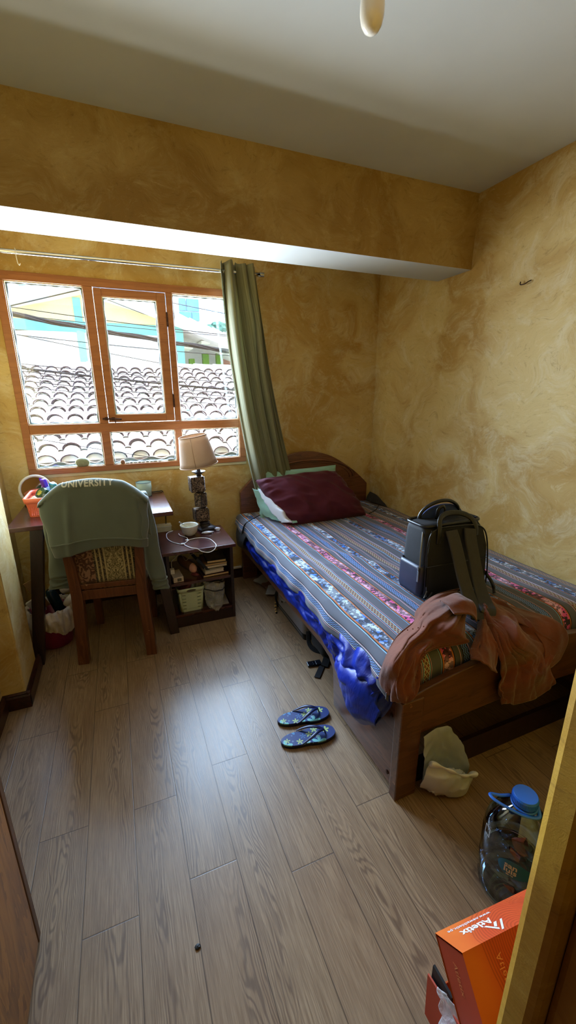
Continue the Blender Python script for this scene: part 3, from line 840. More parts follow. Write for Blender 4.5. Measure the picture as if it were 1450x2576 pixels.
obj('cap', boxtube(.066, .036, .045, M4 @ Matrix.Translation((0, 0, .1055)), .012, .8), MT['teal'], t_, smooth=True)
mr = thing('round_mirror', 'round table mirror in a grey white plastic ring behind the toiletry basket', 'mirror', (-.53, 3.03, .80))
MR = TR((-.535, 3.025, .905), (rad(-8), 0, rad(10)))
obj('mirror_glass', xf(lathe([(.084, -.002), (.084, .002)], 48, M=Matrix.Rotation(pi / 2, 4, 'X')), MR), simple('mirror_silver', srgb(150, 120, 110), .05, 1, .02), mr, smooth=False)
obj('frame', xf(tube([(.088 * cos(a), 0, .088 * sin(a)) for a in [2 * pi * i / 56 for i in range(56)]], .0085, 10, closed=True), MR), simple('grey_white_ring', srgb(196, 200, 204), .3), mr, smooth=True)
obj('stand', join(beam((-.60, 3.05, .81), (-.545, 3.035, .85), .006, .006), beam((-.47, 3.05, .81), (-.52, 3.035, .85), .006, .006), box(-.61, -.46, 3.02, 3.07, .80, .808)), MT['iron'], mr)
tag(obj('power_cable', tube(catmull([(.10, 3.07, .806), (.17, 3.085, .806), (.23, 3.09, .806), (.262, 3.107, .795), (.268, 3.109, .70), (.266, 3.106, .60), (.262, 3.10, .545)], 8), .0032, 8), MT['rubber'], smooth=True, origin=(.26, 3.1, .6)),
    'thin black power cable dropping behind the right end of the desk', 'cable')
ps = thing('power_strip', 'off white socket box on the wall between the desk and nightstand', 'socket box', (.25, 3.11, .5))
obj('box', box(.185, .298, 3.075, 3.12, .468, .548), MT['crm'], ps, bevel=.004)
obj('lid_edge', box(.183, .300, 3.072, 3.12, .530, .536), MT['white'], ps)

# ================================================================== CHAIR + SWEATSHIRT
MT['chairw'] = wood('reddish_chair_wood', srgb(76, 42, 26), srgb(106, 62, 38), .3, 'Z', .5, .35, .05, srgb(176, 140, 104))
def brocade():
    t = NT('brocade_upholstery'); p = t.xyz(t.coord()); x = p[0]; z = p[2]
    mx_ = t.math('ABSOLUTE', t.math('SUBTRACT', x, .045))       # mirrored about the palmette axis
    n = t.noise(t.comb(t.math('MULTIPLY', mx_, 26.0), t.math('MULTIPLY', z, 26.0), 0.0), 1.0, 2, .5, 2.2)
    flo = t.math('ABSOLUTE', t.math('SUBTRACT', t.math('FRACT', t.math('MULTIPLY', n, 5.0)), .5))
    flo = t.math('LESS_THAN', flo, .2)
    st = t.math('LESS_THAN', t.math('FRACT', t.math('MULTIPLY', mx_, 46.0)), .42)
    stz = t.math('MULTIPLY', t.math('GREATER_THAN', mx_, .045), 1.0)
    cream, olive, dark = srgb(172, 158, 122), srgb(92, 84, 58), srgb(26, 20, 22)
    cen = t.mix(flo, olive, cream)
    bars = t.mix(st, dark, cream); bars = t.mix(t.math('MULTIPLY', flo, .6), bars, srgb(150, 130, 90))
    b = t.mix(stz, cen, bars)
    left = t.math('LESS_THAN', x, -.062)
    n2 = t.noise(t.comb(t.math('MULTIPLY', x, 40.0), t.math('MULTIPLY', z, 32.0), 4.0), 1.0, 2, .5, 1.5)
    lf = t.mix(t.smooth(n2, .48, .54), srgb(74, 42, 34), srgb(140, 104, 84))
    b = t.mix(left, b, lf)
    t.set(base=b, rough=.85, sheen=.2); t.bump(flo, .3, .001)
    return t.m
MT['brocade'] = brocade()
CH = thing('chair', 'red brown wooden chair with brocade back pushed up to the desk', 'chair', (-.138, 2.33, 0))
CH.rotation_euler = (0, 0, rad(-8.4))
def cobj(name, geo, mat, **k):
    """chair parts are modelled in the chair's own frame"""
    g = xf(geo, Matrix.Translation(CH.location))
    return obj(name, g, mat, CH, **k)
for s in (-1, 1):
    pts = [(s * .188, -.012, 0), (s * .17, .0, .43), (s * .178, -.012, .62), (s * .196, -.045, .93), (s * .198, -.055, 1.0)]
    secs = [(.058, .05), (.058, .055), (.05, .05), (.042, .04), (.04, .036)]
    L = [[(x - w / 2, y - d / 2, z), (x + w / 2, y - d / 2, z), (x + w / 2, y + d / 2, z), (x - w / 2, y + d / 2, z)] for (x, y, z), (w, d) in zip(pts, secs)]
    cobj('rear_leg', rings(L, True, True), MT['chairw'], bevel=.003)
    cobj('front_leg', leg(s * .175, .425, 0, .42, .044, .044, .05, .05), MT['chairw'], bevel=.003)
cobj('seat_rail', join(box(-.15, .15, -.015, .012, .395, .452), box(-.15, .15, .41, .435, .37, .425), box(-.195, -.165, .02, .42, .37, .425), box(.165, .195, .02, .42, .37, .425)), MT['chairw'], bevel=.002)
cobj('seat', rings([rrect(.36, .43, .03, .425, 5, 0, .225), rrect(.385, .455, .04, .44, 5, 0, .225), rrect(.38, .45, .04, .468, 5, 0, .225), rrect(.32, .38, .04, .482, 5, 0, .225)], True, True), MT['brocade'], smooth=True)
cobj('lower_back_rail', beam((-.16, -.004, .475), (.16, -.004, .475), .026, .03), MT['chairw'], bevel=.003)
cobj('upper_back_rail', beam((-.19, -.05, .985), (.19, -.05, .985), .03, .05), MT['chairw'], bevel=.003)
def bpan(u, v):
    z = .488 + v * .475; x = (u - .5) * (.31 + .045 * v)
    return (x, .004 - .042 * max(0, (z - .6)) / .35 - .008 * (1 - (2 * u - 1) ** 4) * (1 - (2 * v - 1) ** 4), z)
cobj('back_panel', grid(bpan, 16, 16), MT['brocade'], smooth=True, solid=.02, offs=0.0)
cobj('top_rail', grid(lambda u, v: ((u - .5) * .41, -.05 + .016 * cos(v * 2 * pi), .995 + .045 * (1 - (2 * u - 1) ** 2) + .022 * sin(v * 2 * pi)), 20, 10), MT['chairw'], smooth=True)

# sweatshirt
MT['sweat'] = fabric('sage_grey_fleece', srgb(104, 114, 108), .05, 1400, .3, .95, .4)
MT['sweat_rib'] = fabric('sage_grey_rib', srgb(99, 108, 103), .05, 1400, .3, .95, .4)
SWL = V((-.138, 2.33, 0)); SWR = Matrix.Translation(SWL) @ Matrix.Rotation(rad(-8.4), 4, 'Z')
SW = thing('sweatshirt', 'sage grey crewneck sweatshirt draped over the chair back', 'sweatshirt', (-.138, 2.33, .7))
def swobj(name, geo, mat, **k): return obj(name, xf(geo, SWR), mat, SW, **k)
def crest(x):
    q = abs(x + .005) / .262
    return 1.088 - .052 * q ** 1.7 - .062 * max(0, q - .55) ** 1.3 / .35
RC = .034
def fold(x, z):
    f = .011 * exp(-((x + .135 - (z - .85) * .10) / .016) ** 2) * min(1, max(0, (1.03 - z) / .12))
    f += .007 * exp(-((x - .03) / .05) ** 2) * max(0, (z - .8)) * 3 - .005 * exp(-((x + .06) / .04) ** 2)
    f += .006 * exp(-((x - .20) / .02) ** 2)
    return f + .003 * noise.noise(V((x * 7, z * 5, 2)))
def surf(x, z, off=0.0):
    """outer side of the cloth: z up the back of the chair; past the crest it rolls over to the far side"""
    h = crest(x) - RC
    y0 = -.072 - .030 * (z - .7)
    r = RC + off
    if z <= h: return (x, y0 - RC * .4 - off - fold(x, z), z)
    a = (z - h) / RC
    yc = -.072 - .030 * (h - .7) - RC * .4 + RC
    if a < pi: return (x, yc - r * cos(a), h + r * sin(a))
    return (x, yc + r, h - (a - pi) * RC)
def hw(z): 
    t = max(0, min(1, (z - .68) / .28)); return .232 + .030 * t ** .8
def back(u, v):
    s = 2 * u - 1
    zb = .762 - .012 * s * s + .010 * cos(s * 2.4)
    tot = (crest(s * .26) - RC - zb) + pi * RC + .20
    z = zb + v * tot
    h = crest(s * .25) - RC
    zz = min(z, h)
    x = s * hw(zz) + .004 * sin(z * 40) * abs(s) ** 4 - .004
    p = surf(x, z)
    e = abs(s) ** 10
    return (p[0], p[1] + .03 * e if z < h else p[1], p[2])
swobj('body', grid(back, 90, 80), MT['sweat'], smooth=True, solid=.003, offs=0)
def hem(u, v):
    s = 2 * u - 1
    zb = .762 - .012 * s * s + .010 * cos(s * 2.4); z = zb + .004 - v * (.060 - .012 * s)
    p = surf(s * hw(z) * (1 - .0 * v) - .004, z)
    return (p[0], p[1] - .004 + .03 * abs(s) ** 10 + .012 * v, p[2] + .006 * sin(s * 3.3 + .5) * v)
swobj('hem_band', grid(hem, 90, 10), MT['sweat_rib'], smooth=True, solid=.006)
swobj('hem_seam', tube([(lambda p: (p[0], p[1] - .0065, p[2]))(hem(i / 60, .03)) for i in range(61)], .0018, 6), MT['sweat'], smooth=True)
swobj('side_seam', tube([surf(.218 - .006 * sin(k), .75 + k * .024, .003) for k in range(10)], .0016, 6), MT['sweat'], smooth=True)
def sleeve(pts, w, d, name='sleeve'):
    L = []
    P = catmull(pts, 6)
    for i, p in enumerate(P):
        f = i / (len(P) - 1)
        ww = w[0] + (w[1] - w[0]) * f + .005 * sin(f * 17); dd = d * (1 + .2 * sin(f * 13))
        L.append([(p.x + ww / 2 * cos(a), p.y + dd / 2 * sin(a) * (1 + .15 * cos(3 * a)), p.z + .006 * sin(2 * a + f * 5)) for a in [2 * pi * k / 24 for k in range(24)]])
    return L
for (pts, w, nm) in (([(-.20, .03, 1.0), (-.232, .045, .85), (-.238, .05, .66), (-.258, .05, .52)], (.13, .115), 'l'), ([(.19, .03, .98), (.215, .045, .84), (.238, .05, .62), (.262, .04, .455)], (.11, .095), 'r')):
    L = sleeve(pts, w, .05); sl = swobj('sleeve', rings(L, True, True), MT['sweat'], smooth=True)
    q = pts[-1]
    e = [(q[0] + .004, q[1], q[2] + .005), (q[0] - .003 if nm == 'l' else q[0] + .006, q[1], q[2] - .03), (q[0] - .012 if nm == 'l' else q[0] + .012, q[1] - .004, q[2] - .062)]
    swobj('cuff', rings(sleeve(e, (w[1] * .95, w[1] * .98), .046), True, True), MT['sweat_rib'], smooth=True)
def txt(v):
    p = surf(v[0], v[1], .0042 + v[2]); return p
tg = text_geo('UNIVERSITY', .046, None, 0.0, 1.08, lambda v: (v.x * .92 - .020, v.y + 1.056, v.z), bold=.0016)
# subdivide the letters so they follow the fold
def subdiv(g, n=2, maxl=.006):
    bm = bmesh.new(); vv = [bm.verts.new(v) for v in g[0]]
    for f in g[1]:
        try: bm.faces.new([vv[i] for i in f])
        except Exception: pass
    bmesh.ops.triangulate(bm, faces=bm.faces[:])
    for _ in range(n):
        es = [e for e in bm.edges if e.calc_length() > maxl]
        if es: bmesh.ops.subdivide_edges(bm, edges=es, cuts=1); bmesh.ops.triangulate(bm, faces=bm.faces[:])
    bm.verts.index_update()
    r = [tuple(v.co) for v in bm.verts], [tuple(v.index for v in f.verts) for f in bm.faces]
    bm.free(); return r
tg = subdiv(tg, 3)
swobj('lettering', ([txt(v) for v in tg[0]], tg[1]), simple('cracked_white_print', srgb(206, 208, 202), .8, var=.06))

# ================================================================== WASTE BIN
MT['pinkbin'] = simple('magenta_bin_plastic', srgb(140, 36, 92), .35)
MT['liner'] = simple('white_bin_liner', srgb(206, 196, 192), .45, var=.08, vs=25, bump=.5, bs=40)
MT['liner'].node_tree.nodes['Principled BSDF'].inputs['Transmission Weight'].default_value = .0
bn = thing('waste_bin', 'magenta waste bin lined with a white bag under the left end of the desk', 'waste bin', (-.50, 2.645, 0))
obj('bucket', lathe([(.085, 0), (.092, .004), (.118, .24), (.121, .245), (.115, .245), (.088, .01), (.001, .008)], 40, (-.50, 2.645, 0)), MT['pinkbin'], bn, smooth=True)
def liner(u, v):
    a = 2 * pi * u
    n = noise.noise(V((cos(a) * 2.3, sin(a) * 2.3, v * 2.2))); n2 = 1.6 * (1 - abs(noise.noise(V((cos(a) * 6, sin(a) * 6, v * 2)))) * 3)
    if v < .3: r = .112 + .004 * n2; z = .14 + .11 * v / .3
    else:
        t = (v - .3) / .7
        r = .118 + .018 * sin(t * pi) + .012 * n + .007 * n2; z = .262 - .145 * t + .03 * sin(a * 3 + 1) * t + .02 * n * t
        if v < .4: z = .25 + .012 * sin((v - .3) / .1 * pi / 2)
    return (-.50 + cos(a) * r, 2.645 + sin(a) * r, z)
obj('bin_liner', grid(liner, 96, 40, closeu=True), MT['liner'], bn, smooth=True, solid=.001)
obj('liner_knot', join(tube(catmull([(-.41, 2.60, .26), (-.375, 2.60, .30), (-.36, 2.63, .335), (-.385, 2.66, .345), (-.43, 2.67, .325)], 8), lambda q: .016 + .008 * sin(q * 9), 10, flat=1.3),
                       blob((-.385, 2.60, .265), (.022, .02, .035), 4, .3, 2, 3)), MT['liner'], bn, smooth=True)
tag(obj('cardboard_piece', cbox((-.565, 2.665, .33), (.045, .006, .20), (0, rad(-22), .2)), simple('kraft_card', srgb(140, 104, 70), .8), bevel=.001, origin=(-.55, 2.66, .25)),
    'strip of brown card sticking up in the waste bin', 'card')
tag(obj('carton', cbox((-.575, 2.615, .275), (.045, .02, .10), (.1, rad(-30), 0)), simple('small_white_box', srgb(198, 196, 196), .6), bevel=.002, origin=(-.57, 2.615, .25)),
    'small white carton in the waste bin', 'carton')
tag(obj('teal_bottle', boxtube(.062, .05, .16, tilt((-.455, 2.665, .20), (-.25, -.05, 1)), .02, .8), simple('dark_teal_gloss', srgb(14, 44, 58), .25), smooth=True, origin=(-.46, 2.665, .2)),
    'dark teal plastic bottle lying in the waste bin', 'bottle')
tag(obj('wrapper', cbox((-.56, 2.600, .245), (.05, .03, .03), (0, .4, 0)), simple('dark_purple_wrap', srgb(54, 20, 90), .4), bevel=.004, origin=(-.56, 2.6, .24)),
    'dark purple wrapper in the waste bin', 'wrapper')
# ================================================================== NIGHTSTAND
ns = thing('nightstand', 'dark mahogany nightstand with two open shelves beside the desk', 'nightstand', (.41, 2.7, 0))
obj('tabletop', box(.165, .640, 2.478, 2.915, .525, .547), MT['dkwood'], ns, bevel=.003)
obj('side_panel', box(.190, .210, 2.50, 2.90, 0, .525), MT['dkwood2'], ns, bevel=.0015)
obj('side_panel', box(.602, .622, 2.50, 2.90, 0, .525), MT['dkwood2'], ns, bevel=.0015)
obj('shelf', box(.210, .602, 2.505, 2.895, .300, .318), MT['dkwood'], ns, bevel=.001)
obj('shelf', box(.210, .602, 2.505, 2.895, .072, .088), MT['dkwood'], ns, bevel=.001)
obj('plinth', box(.210, .602, 2.503, 2.52, 0, .072), MT['dkwood2'], ns)
obj('leg', box(.186, .214, 2.492, 2.52, 0, .035), MT['dkwood2'], ns)

# lamp with carved blocks
MT['lampmetal'] = simple('blackened_lamp_wood', srgb(46, 40, 44), .4, .3, .2, 30)
def carved():
    t = NT('embossed_bronze'); v = t.coord()
    a = t.noise(v, 30, 2, .5, 1.2); w = t.math('ABSOLUTE', t.math('SUBTRACT', t.math('FRACT', t.math('MULTIPLY', a, 6.0)), .5))
    t.set(base=t.mix(t.smooth(w, .15, .4), srgb(50, 38, 32), srgb(142, 120, 98)), rough=.4, metal=.55)
    t.bump(w, .9, .004); return t.m
MT['carved'] = carved()
lm = thing('table_lamp', 'table lamp with stacked carved blocks and a tilted beige shade on the nightstand', 'table lamp', (.52, 2.86, .547))
LX, LY = .512, 2.858
obj('base', join(xf(rings([rrect(.128, .128, .012, 0), rrect(.130, .130, .012, .018), rrect(.11, .11, .02, .026), rrect(.085, .085, .03, .032)], True, True), TR((LX + .004, LY, .547), (0, 0, .25))),
                 lathe([(.04, .03), (.034, .046), (.04, .054), (.026, .064), (.018, .072)], 24, (LX, LY, .547))), MT['lampmetal'], lm, smooth=False, bevel=.002)
def block(cx, z0, z1, w, d, rz, name='block'):
    b = obj(name, xf(rings([rrect(w * .94, d * .94, .004, z0, 3), rrect(w, d, .004, z0 + .006, 3), rrect(w, d, .004, z1 - .006, 3), rrect(w * .94, d * .94, .004, z1, 3)], True, True), TR((cx, LY, 0), (0, rad(-1.5), rz))), MT['carved'], lm, bevel=.001)
    M = TR((cx, LY, 0), (0, rad(-1.5), rz)); g = []
    for sx in (-1, 1):
        for sy in (-1, 1):
            k = int((z1 - z0) / .0095)
            for i in range(k):
                g.append(xf(cbox((sx * w / 2, sy * d / 2, z0 + .008 + i * .0095), (.007, .007, .0055)), M))
    obj('beading', join(*g), MT['lampmetal'], b)
block(.507, .619, .712, .094, .07, rad(6)); block(.509, .724, .826, .056, .056, rad(38)); block(.497, .834, .942, .094, .07, rad(4))
obj('spacer', join(*[lathe([(.017, z - .008), (.022, z), (.017, z + .008)], 20, (x, LY, 0)) for x, z in ((.512, .615), (.508, .718), (.503, .830))]), MT['lampmetal'], lm, smooth=True)
obj('collar', lathe([(.018, .942), (.016, .952), (.024, .960), (.045, .972), (.047, .977), (.038, .976), (.018, .966), (.012, .972), (.012, 1.02)], 32, (.493, LY, 0)), MT['lampmetal'], lm, smooth=True)
obj('lamp_holder', lathe([(.010, 1.0), (.017, 1.02), (.017, 1.08), (.012, 1.085)], 20, (.490, LY, 0)), MT['lampmetal'], lm, smooth=True)
def shade_mat():
    t = NT('beige_linen_shade'); v = t.coord()
    n = t.noise(t.mapping(v, (1, 1, 8)), 90, 2); base = t.mix(n, srgb(186, 160, 138), srgb(208, 186, 164))
    t.set(base=base, rough=.9); tl = t.node('ShaderNodeBsdfTranslucent'); tl.inputs[0].default_value = srgb(200, 168, 142)
    mx = t.node('ShaderNodeMixShader'); mx.inputs[0].default_value = .3
    t.L(t.b.outputs[0], mx.inputs[1]); t.L(tl.outputs[0], mx.inputs[2]); t.L(mx.outputs[0], t.out.inputs[0]); return t.m
MT['shade'] = shade_mat()
MS = TR((.484, LY, 1.115), (0, rad(-9), 0))
sh = obj('lamp_shade', xf(grid(lambda u, v: ((.130 - .036 * v) * cos(2 * pi * u), (.130 - .036 * v) * sin(2 * pi * u), -.097 + .205 * v), 64, 6, closeu=True), MS), MT['shade'], lm, smooth=True, solid=.0018)
obj('shade_trim', xf(join(tube([(.1305 * cos(a), .1305 * sin(a), -.096) for a in [2 * pi * i / 60 for i in range(60)]], .0032, 8, closed=True), tube([(.0945 * cos(a), .0945 * sin(a), .107) for a in [2 * pi * i / 60 for i in range(60)]], .0032, 8, closed=True),
    beam((-.044, -.1232, -.094), (-.032, -.0893, .106), .005, .002, (0, 1, 0))), MS), simple('shade_trim_cloth', srgb(176, 146, 122), .9), sh, smooth=True)

MT['bowlw'] = simple('speckled_white_ceramic', srgb(214, 210, 196), .25, var=.05, vs=60, coat=.4)
bw = thing('bowl', 'speckled white bowl with a spoon on the front of the nightstand', 'bowl', (.388, 2.77, .547))
obj('bowl_body', lathe([(.028, 0), (.032, .003), (.052, .028), (.061, .065), (.0635, .076), (.0615, .077), (.058, .065), (.048, .03), (.001, .014)], 44, (.388, 2.77, .547)), MT['bowlw'], bw, smooth=True)
obj('food', lathe([(.045, .042), (.048, .045), (.02, .049), (.001, .050)], 30, (.388, 2.77, .547)), simple('pale_leftover', srgb(206, 190, 130), .7, var=.15, vs=90, bump=.4), bw, smooth=True)
sp = tube(catmull([(.405, 2.775, .600), (.375, 2.775, .612), (.345, 2.772, .632), (.322, 2.77, .650)], 8), lambda q: .004 + .0035 * q, 10, flat=.45)
tag(obj('spoon', join(sp, blob((.418, 2.775, .598), (.022, .014, .004), 1, 0, 1, 3, False)), simple('spoon_steel', srgb(206, 204, 196), .3, .6, .03), smooth=True, origin=(.36, 2.77, .6)),
    'spoon resting in the white bowl with its handle over the left rim', 'spoon')

MT['wcable'] = simple('white_cable_sleeve', srgb(226, 222, 220), .45, var=.02)
wc = thing('charging_cable', 'white charging cable looped over the front edge of the nightstand', 'cable', (.35, 2.6, .55))
Z = .5505
obj('cord', tube(catmull([(.288, 2.90, Z), (.250, 2.87, Z), (.236, 2.83, Z), (.232, 2.75, Z), (.247, 2.681, Z), (.275, 2.63, Z), (.306, 2.59, Z)], 10), .0026, 8), MT['wcable'], wc, smooth=True)
obj('cord', tube(catmull([(.318, 2.82, Z), (.322, 2.776, Z), (.357, 2.71, Z), (.352, 2.645, Z), (.322, 2.585, Z), (.350, 2.505, Z + .002), (.386, 2.476, .550), (.412, 2.462, .532), (.455, 2.462, .520), (.490, 2.466, .530), (.508, 2.478, .549), (.512, 2.53, Z), (.498, 2.62, Z), (.46, 2.665, Z), (.412, 2.675, Z), (.375, 2.665, Z), (.350, 2.645, Z + .004)], 10), .0026, 8), MT['wcable'], wc, smooth=True)
obj('plug', beam((.300, 2.592, .554), (.325, 2.588, .554), .012, .008), MT['wcable'], wc, bevel=.002)
obj('plug', beam((.342, 2.66, .554), (.360, 2.635, .555), .009, .007), MT['wcable'], wc, bevel=.002)
MT['clear'] = simple('clear_wrap', srgb(206, 206, 220), .12, var=.2, vs=50, coat=.5)
tag(obj('wrapper', join(blob((.505, 2.752, .556), (.034, .014, .008), 2, .3, 2.4, 3), tube(catmull([(.49, 2.745, .553), (.53, 2.74, .556), (.555, 2.765, .553), (.54, 2.775, .553)], 6), .002, 6)), MT['clear'], smooth=True, origin=(.5, 2.75, .55)),
    'shiny crumpled wrapper lying in front of the lamp base', 'wrapper')
tag(obj('plastic_piece', join(blob((.590, 2.80, .558), (.018, .014, .009), 5, .35, 2.2, 3), tube(catmull([(.575, 2.78, .552), (.597, 2.776, .552), (.602, 2.79, .553)], 5), .0022, 6)), MT['clear'], smooth=True, origin=(.59, 2.8, .55)),
    'small white plastic piece to the right of the lamp base', 'plastic piece')

# upper shelf
ad = thing('cardboard_box', 'small white carton with a barcode at the left of the upper shelf', 'box', (.25, 2.57, .318))
obj('carton', cbox((.2545, 2.585, .337), (.066, .13, .036), (0, 0, .08)), simple('off_white_carton', srgb(196, 184, 170), .6, var=.05), ad, bevel=.003)
g = []
xx = -.012
for w_ in (2, 1, 1, 2, 1, 2, 1, 1, 2, 1):
    g.append(xf(box(xx, xx + w_ * .0011, -.0663, -.0655, -.010, .010), TR((.2590, 2.585, .337), (0, 0, .08)))); xx += (w_ + 1) * .0011
obj('barcode', join(*g), MT['rubber'], ad)
tag(obj('plug_adapter', join(cbox((.232, 2.60, .370), (.026, .035, .03)), tube(catmull([(.232, 2.61, .385), (.236, 2.64, .42), (.27, 2.68, .43), (.31, 2.72, .46)], 6), .0022, 6)), MT['white'], bevel=.002, origin=(.232, 2.6, .36)),
    'small white plug adapter standing on the barcode carton', 'adapter')
tag(obj('shelf_cable', tube(catmull([(.245, 2.72, .46), (.30, 2.66, .462), (.325, 2.60, .43), (.36, 2.60, .468), (.40, 2.60, .470), (.425, 2.61, .462), (.422, 2.62, .452)], 10), .0020, 6), simple('grey_thin_wire', srgb(150, 140, 126), .6), smooth=True, origin=(.36, 2.6, .46)),
    'thin pale wire curling above the dark case on the upper shelf', 'wire')
cs = thing('rounded_case', 'brown rounded case with a pink end lying on the upper shelf', 'case', (.33, 2.62, .318))
Mc = TR((.335, 2.63, .395), (0, 0, rad(32)))
def caps(u, v):
    a = 2 * pi * u; y = (v - .5) * .17; r = .036 * (1 - abs(2 * v - 1) ** 5) ** .5 * (.92 + .1 * v)
    return (cos(a) * r * .82, y * cos(.0), sin(a) * r - (1 - v) * .045 + .02)
cc = grid(caps, 32, 30, closeu=True)
cut = [i for i, f in enumerate(cc[1]) if sum(cc[0][k][1] for k in f) / 4 < -.052]
mi = [1 if i in set(cut) else 0 for i in range(len(cc[1]))]
obj('case_body', (xf(cc, Mc)[0], cc[1], None, mi), [simple('brown_case_skin', srgb(96, 70, 60), .5, var=.15), simple('pink_case_end', srgb(200, 150, 134), .5, var=.05)], cs, smooth=True)
tag(obj('tablet_case', cbox((.425, 2.62, .392), (.018, .15, .16), (0, rad(-38), rad(8))), simple('black_tablet_cover', srgb(24, 26, 30), .45), bevel=.003, origin=(.42, 2.62, .32)),
    'black tablet cover leaning against the books on the upper shelf', 'tablet cover')
def book(x0, x1, y0, y1, z0, z1, rz, cover, pages, label, spine_left=True, group='books on the nightstand shelf', rx=0.0):
    c = ((x0 + x1) / 2, (y0 + y1) / 2, (z0 + z1) / 2)
    b = thing('book', label, 'book', (c[0], c[1], z0), group)
    w, d, h = x1 - x0, y1 - y0, z1 - z0; M = TR(c, (rx, rx * .4, rz)); ct = .0022
    obj('cover', xf(join(box(-w / 2, w / 2, -d / 2, d / 2, -h / 2, -h / 2 + ct), box(-w / 2, w / 2, -d / 2, d / 2, h / 2 - ct, h / 2), box(-w / 2, -w / 2 + ct, -d / 2, d / 2, -h / 2, h / 2)), M), cover, b)
    obj('pages', xf(box(-w / 2 + ct, w / 2 - .003, -d / 2 + .002, d / 2 - .003, -h / 2 + ct, h / 2 - ct), M), pages, b)
    return b
PG = lambda n, c: simple(n, c, .8, var=.06, vs=120)
pcream, pwhite = PG('cream_pages', srgb(206, 182, 138)), PG('white_pages', srgb(206, 196, 182))
book(.415, .592, 2.53, 2.74, .3185, .3345, rad(3), simple('wine_cover', srgb(48, 16, 24), .4), pcream, 'thin dark red hardback at the bottom of the shelf book pile')
book(.425, .556, 2.535, 2.72, .340, .362, rad(6), simple('white_cover', srgb(188, 176, 160), .6), pwhite, 'cream spiral notebook second from the bottom of the book pile', rx=.02)
book(.430, .588, 2.55, 2.75, .368, .386, rad(2), simple('grey_cover', srgb(104, 104, 104), .5), pwhite, 'grey backed thick notebook third in the shelf book pile', rx=-.01)
book(.436, .592, 2.55, 2.75, .3875, .3985, rad(-1), simple('tan_cover', srgb(150, 122, 94), .6), pcream, 'tan covered paperback just under the topmost shelf book')
book(.460, .590, 2.56, 2.74, .4000, .4180, rad(-2), simple('dark_art_cover', srgb(60, 58, 62), .5, var=.5, vs=26), pcream, 'small dark patterned paperback on top of the shelf book pile')
# lower shelf
MT['minthb'] = simple('mint_white_plastic', srgb(188, 204, 176), .45, var=.03)
sb = thing('storage_basket', 'pale mint plastic basket with wavy slats on the lower nightstand shelf', 'basket', (.34, 2.62, .088))
SX, SY = .334, 2.62
def srr(z, k=0.0, grow=0.0):
    f = (z - .088) / .17; return rrect(.150 + .022 * f + grow, .170 + .022 * f + grow, .03, z, 6, SX, SY)
for i in range(6):
    z0 = .090 + i * .0255
    obj('slat', rings([srr(z0), srr(z0 + .020)], i == 0), MT['minthb'], sb, solid=.003, smooth=False)
for sx in (-1, 1):
    for sy in (-1, 1):
        obj('corner_post', rings([rrect(.020, .020, .008, z, 4, SX + sx * (.063 + .010 * (z - .088) / .17), SY + sy * (.073 + .010 * (z - .088) / .17)) for z in (.09, .243)], True, True), MT['minthb'], sb, smooth=True)
def frontpatch(u, v):
    z = .112 + v * .12; f = (z - .088) / .17
    return (SX + (u - .5) * .075, SY - (.170 + .022 * f) / 2 - .0015, z)
obj('front_panel', grid(frontpatch, 4, 6), MT['minthb'], sb, solid=.003)
rimv = []
for k in range(3):
    L = []
    for (x, y, z) in rrect(.174 + (.006, .008, .0)[k], .194 + (.006, .008, .0)[k], .03, 0, 6, SX, SY):
        hump = .020 * exp(-((x - SX) / .045) ** 2)
        L.append((x, y, (.236, .258, .259)[k] + (hump if k else 0)))
    rimv.append(L)
obj('rim', rings(rimv), MT['minthb'], sb, smooth=True, solid=.003)
obj('handle_hole_shade', lathe([(.001, 0), (.024, 0), (.024, .001)], 24, (SX + .0, SY - .1015, .2475), Matrix.Rotation(pi / 2, 4, 'X') , True, 1.3, .36), simple('painted_hole_shade', srgb(70, 66, 58), .8), sb)  # solid dark disc, the shade inside the hole painted as colour
tag(obj('cosmetic_pouch', xf(rings([rrect(.045, .05, .012, -.10), rrect(.048, .06, .014, -.09), rrect(.044, .055, .014, .08), rrect(.03, .04, .012, .088)], True, True), tilt((.335, 2.605, .262), (.62, .05, .62))), simple('maroon_pouch', srgb(122, 62, 76), .45, var=.15), smooth=True, origin=(.33, 2.6, .24)),
    'long maroon pouch sticking up from the mint basket', 'pouch')
tag(obj('zip_bag', blob((.375, 2.62, .255), (.045, .05, .045), 12, .3, 2.4, 4), clearplastic('clear_zip_bag', (.8, .8, .8, 1), .35), smooth=True, origin=(.375, 2.62, .23)),
    'clear crinkled bag behind the maroon pouch in the mint basket', 'bag')
tag(obj('paper_sheet', cbox((.545, 2.66, .0895), (.10, .24, .002), (0, 0, -.06)), PG('printed_sheet', srgb(190, 186, 190)), origin=(.545, 2.66, .089)),
    'white sheet of paper lying on the right of the lower shelf', 'paper')
pb = thing('drawstring_bag', 'clear plastic drawstring bag hanging over the lower shelf edge', 'plastic bag', (.49, 2.56, .09))
def bagp(u, v):
    a = 2 * pi * u
    # v 0 tip .. 1 open top
    prof = [(0, .0), (.12, .024), (.3, .052), (.6, .064), (1, .070)]
    for (v0, r0), (v1, r1) in zip(prof, prof[1:]):
        if v <= v1: r = r0 + (r1 - r0) * ((v - v0) / (v1 - v0)); break
    n = 1 - 2.2 * abs(noise.noise(V((cos(a) * 1.8, sin(a) * 1.8, v * 4))))
    r *= 1 + .16 * n
    z = .035 + .24 * v
    return (.492 + cos(a) * r * .98, 2.565 - .055 * (1 - v) ** 2 + sin(a) * r * .75, z + .012 * sin(a * 2) * v)
obj('bag_film', grid(bagp, 64, 40, closeu=True), clearplastic('clear_bag_film', (.86, .88, .9, 1), .20, .10, 26), pb, smooth=True, solid=.0006)
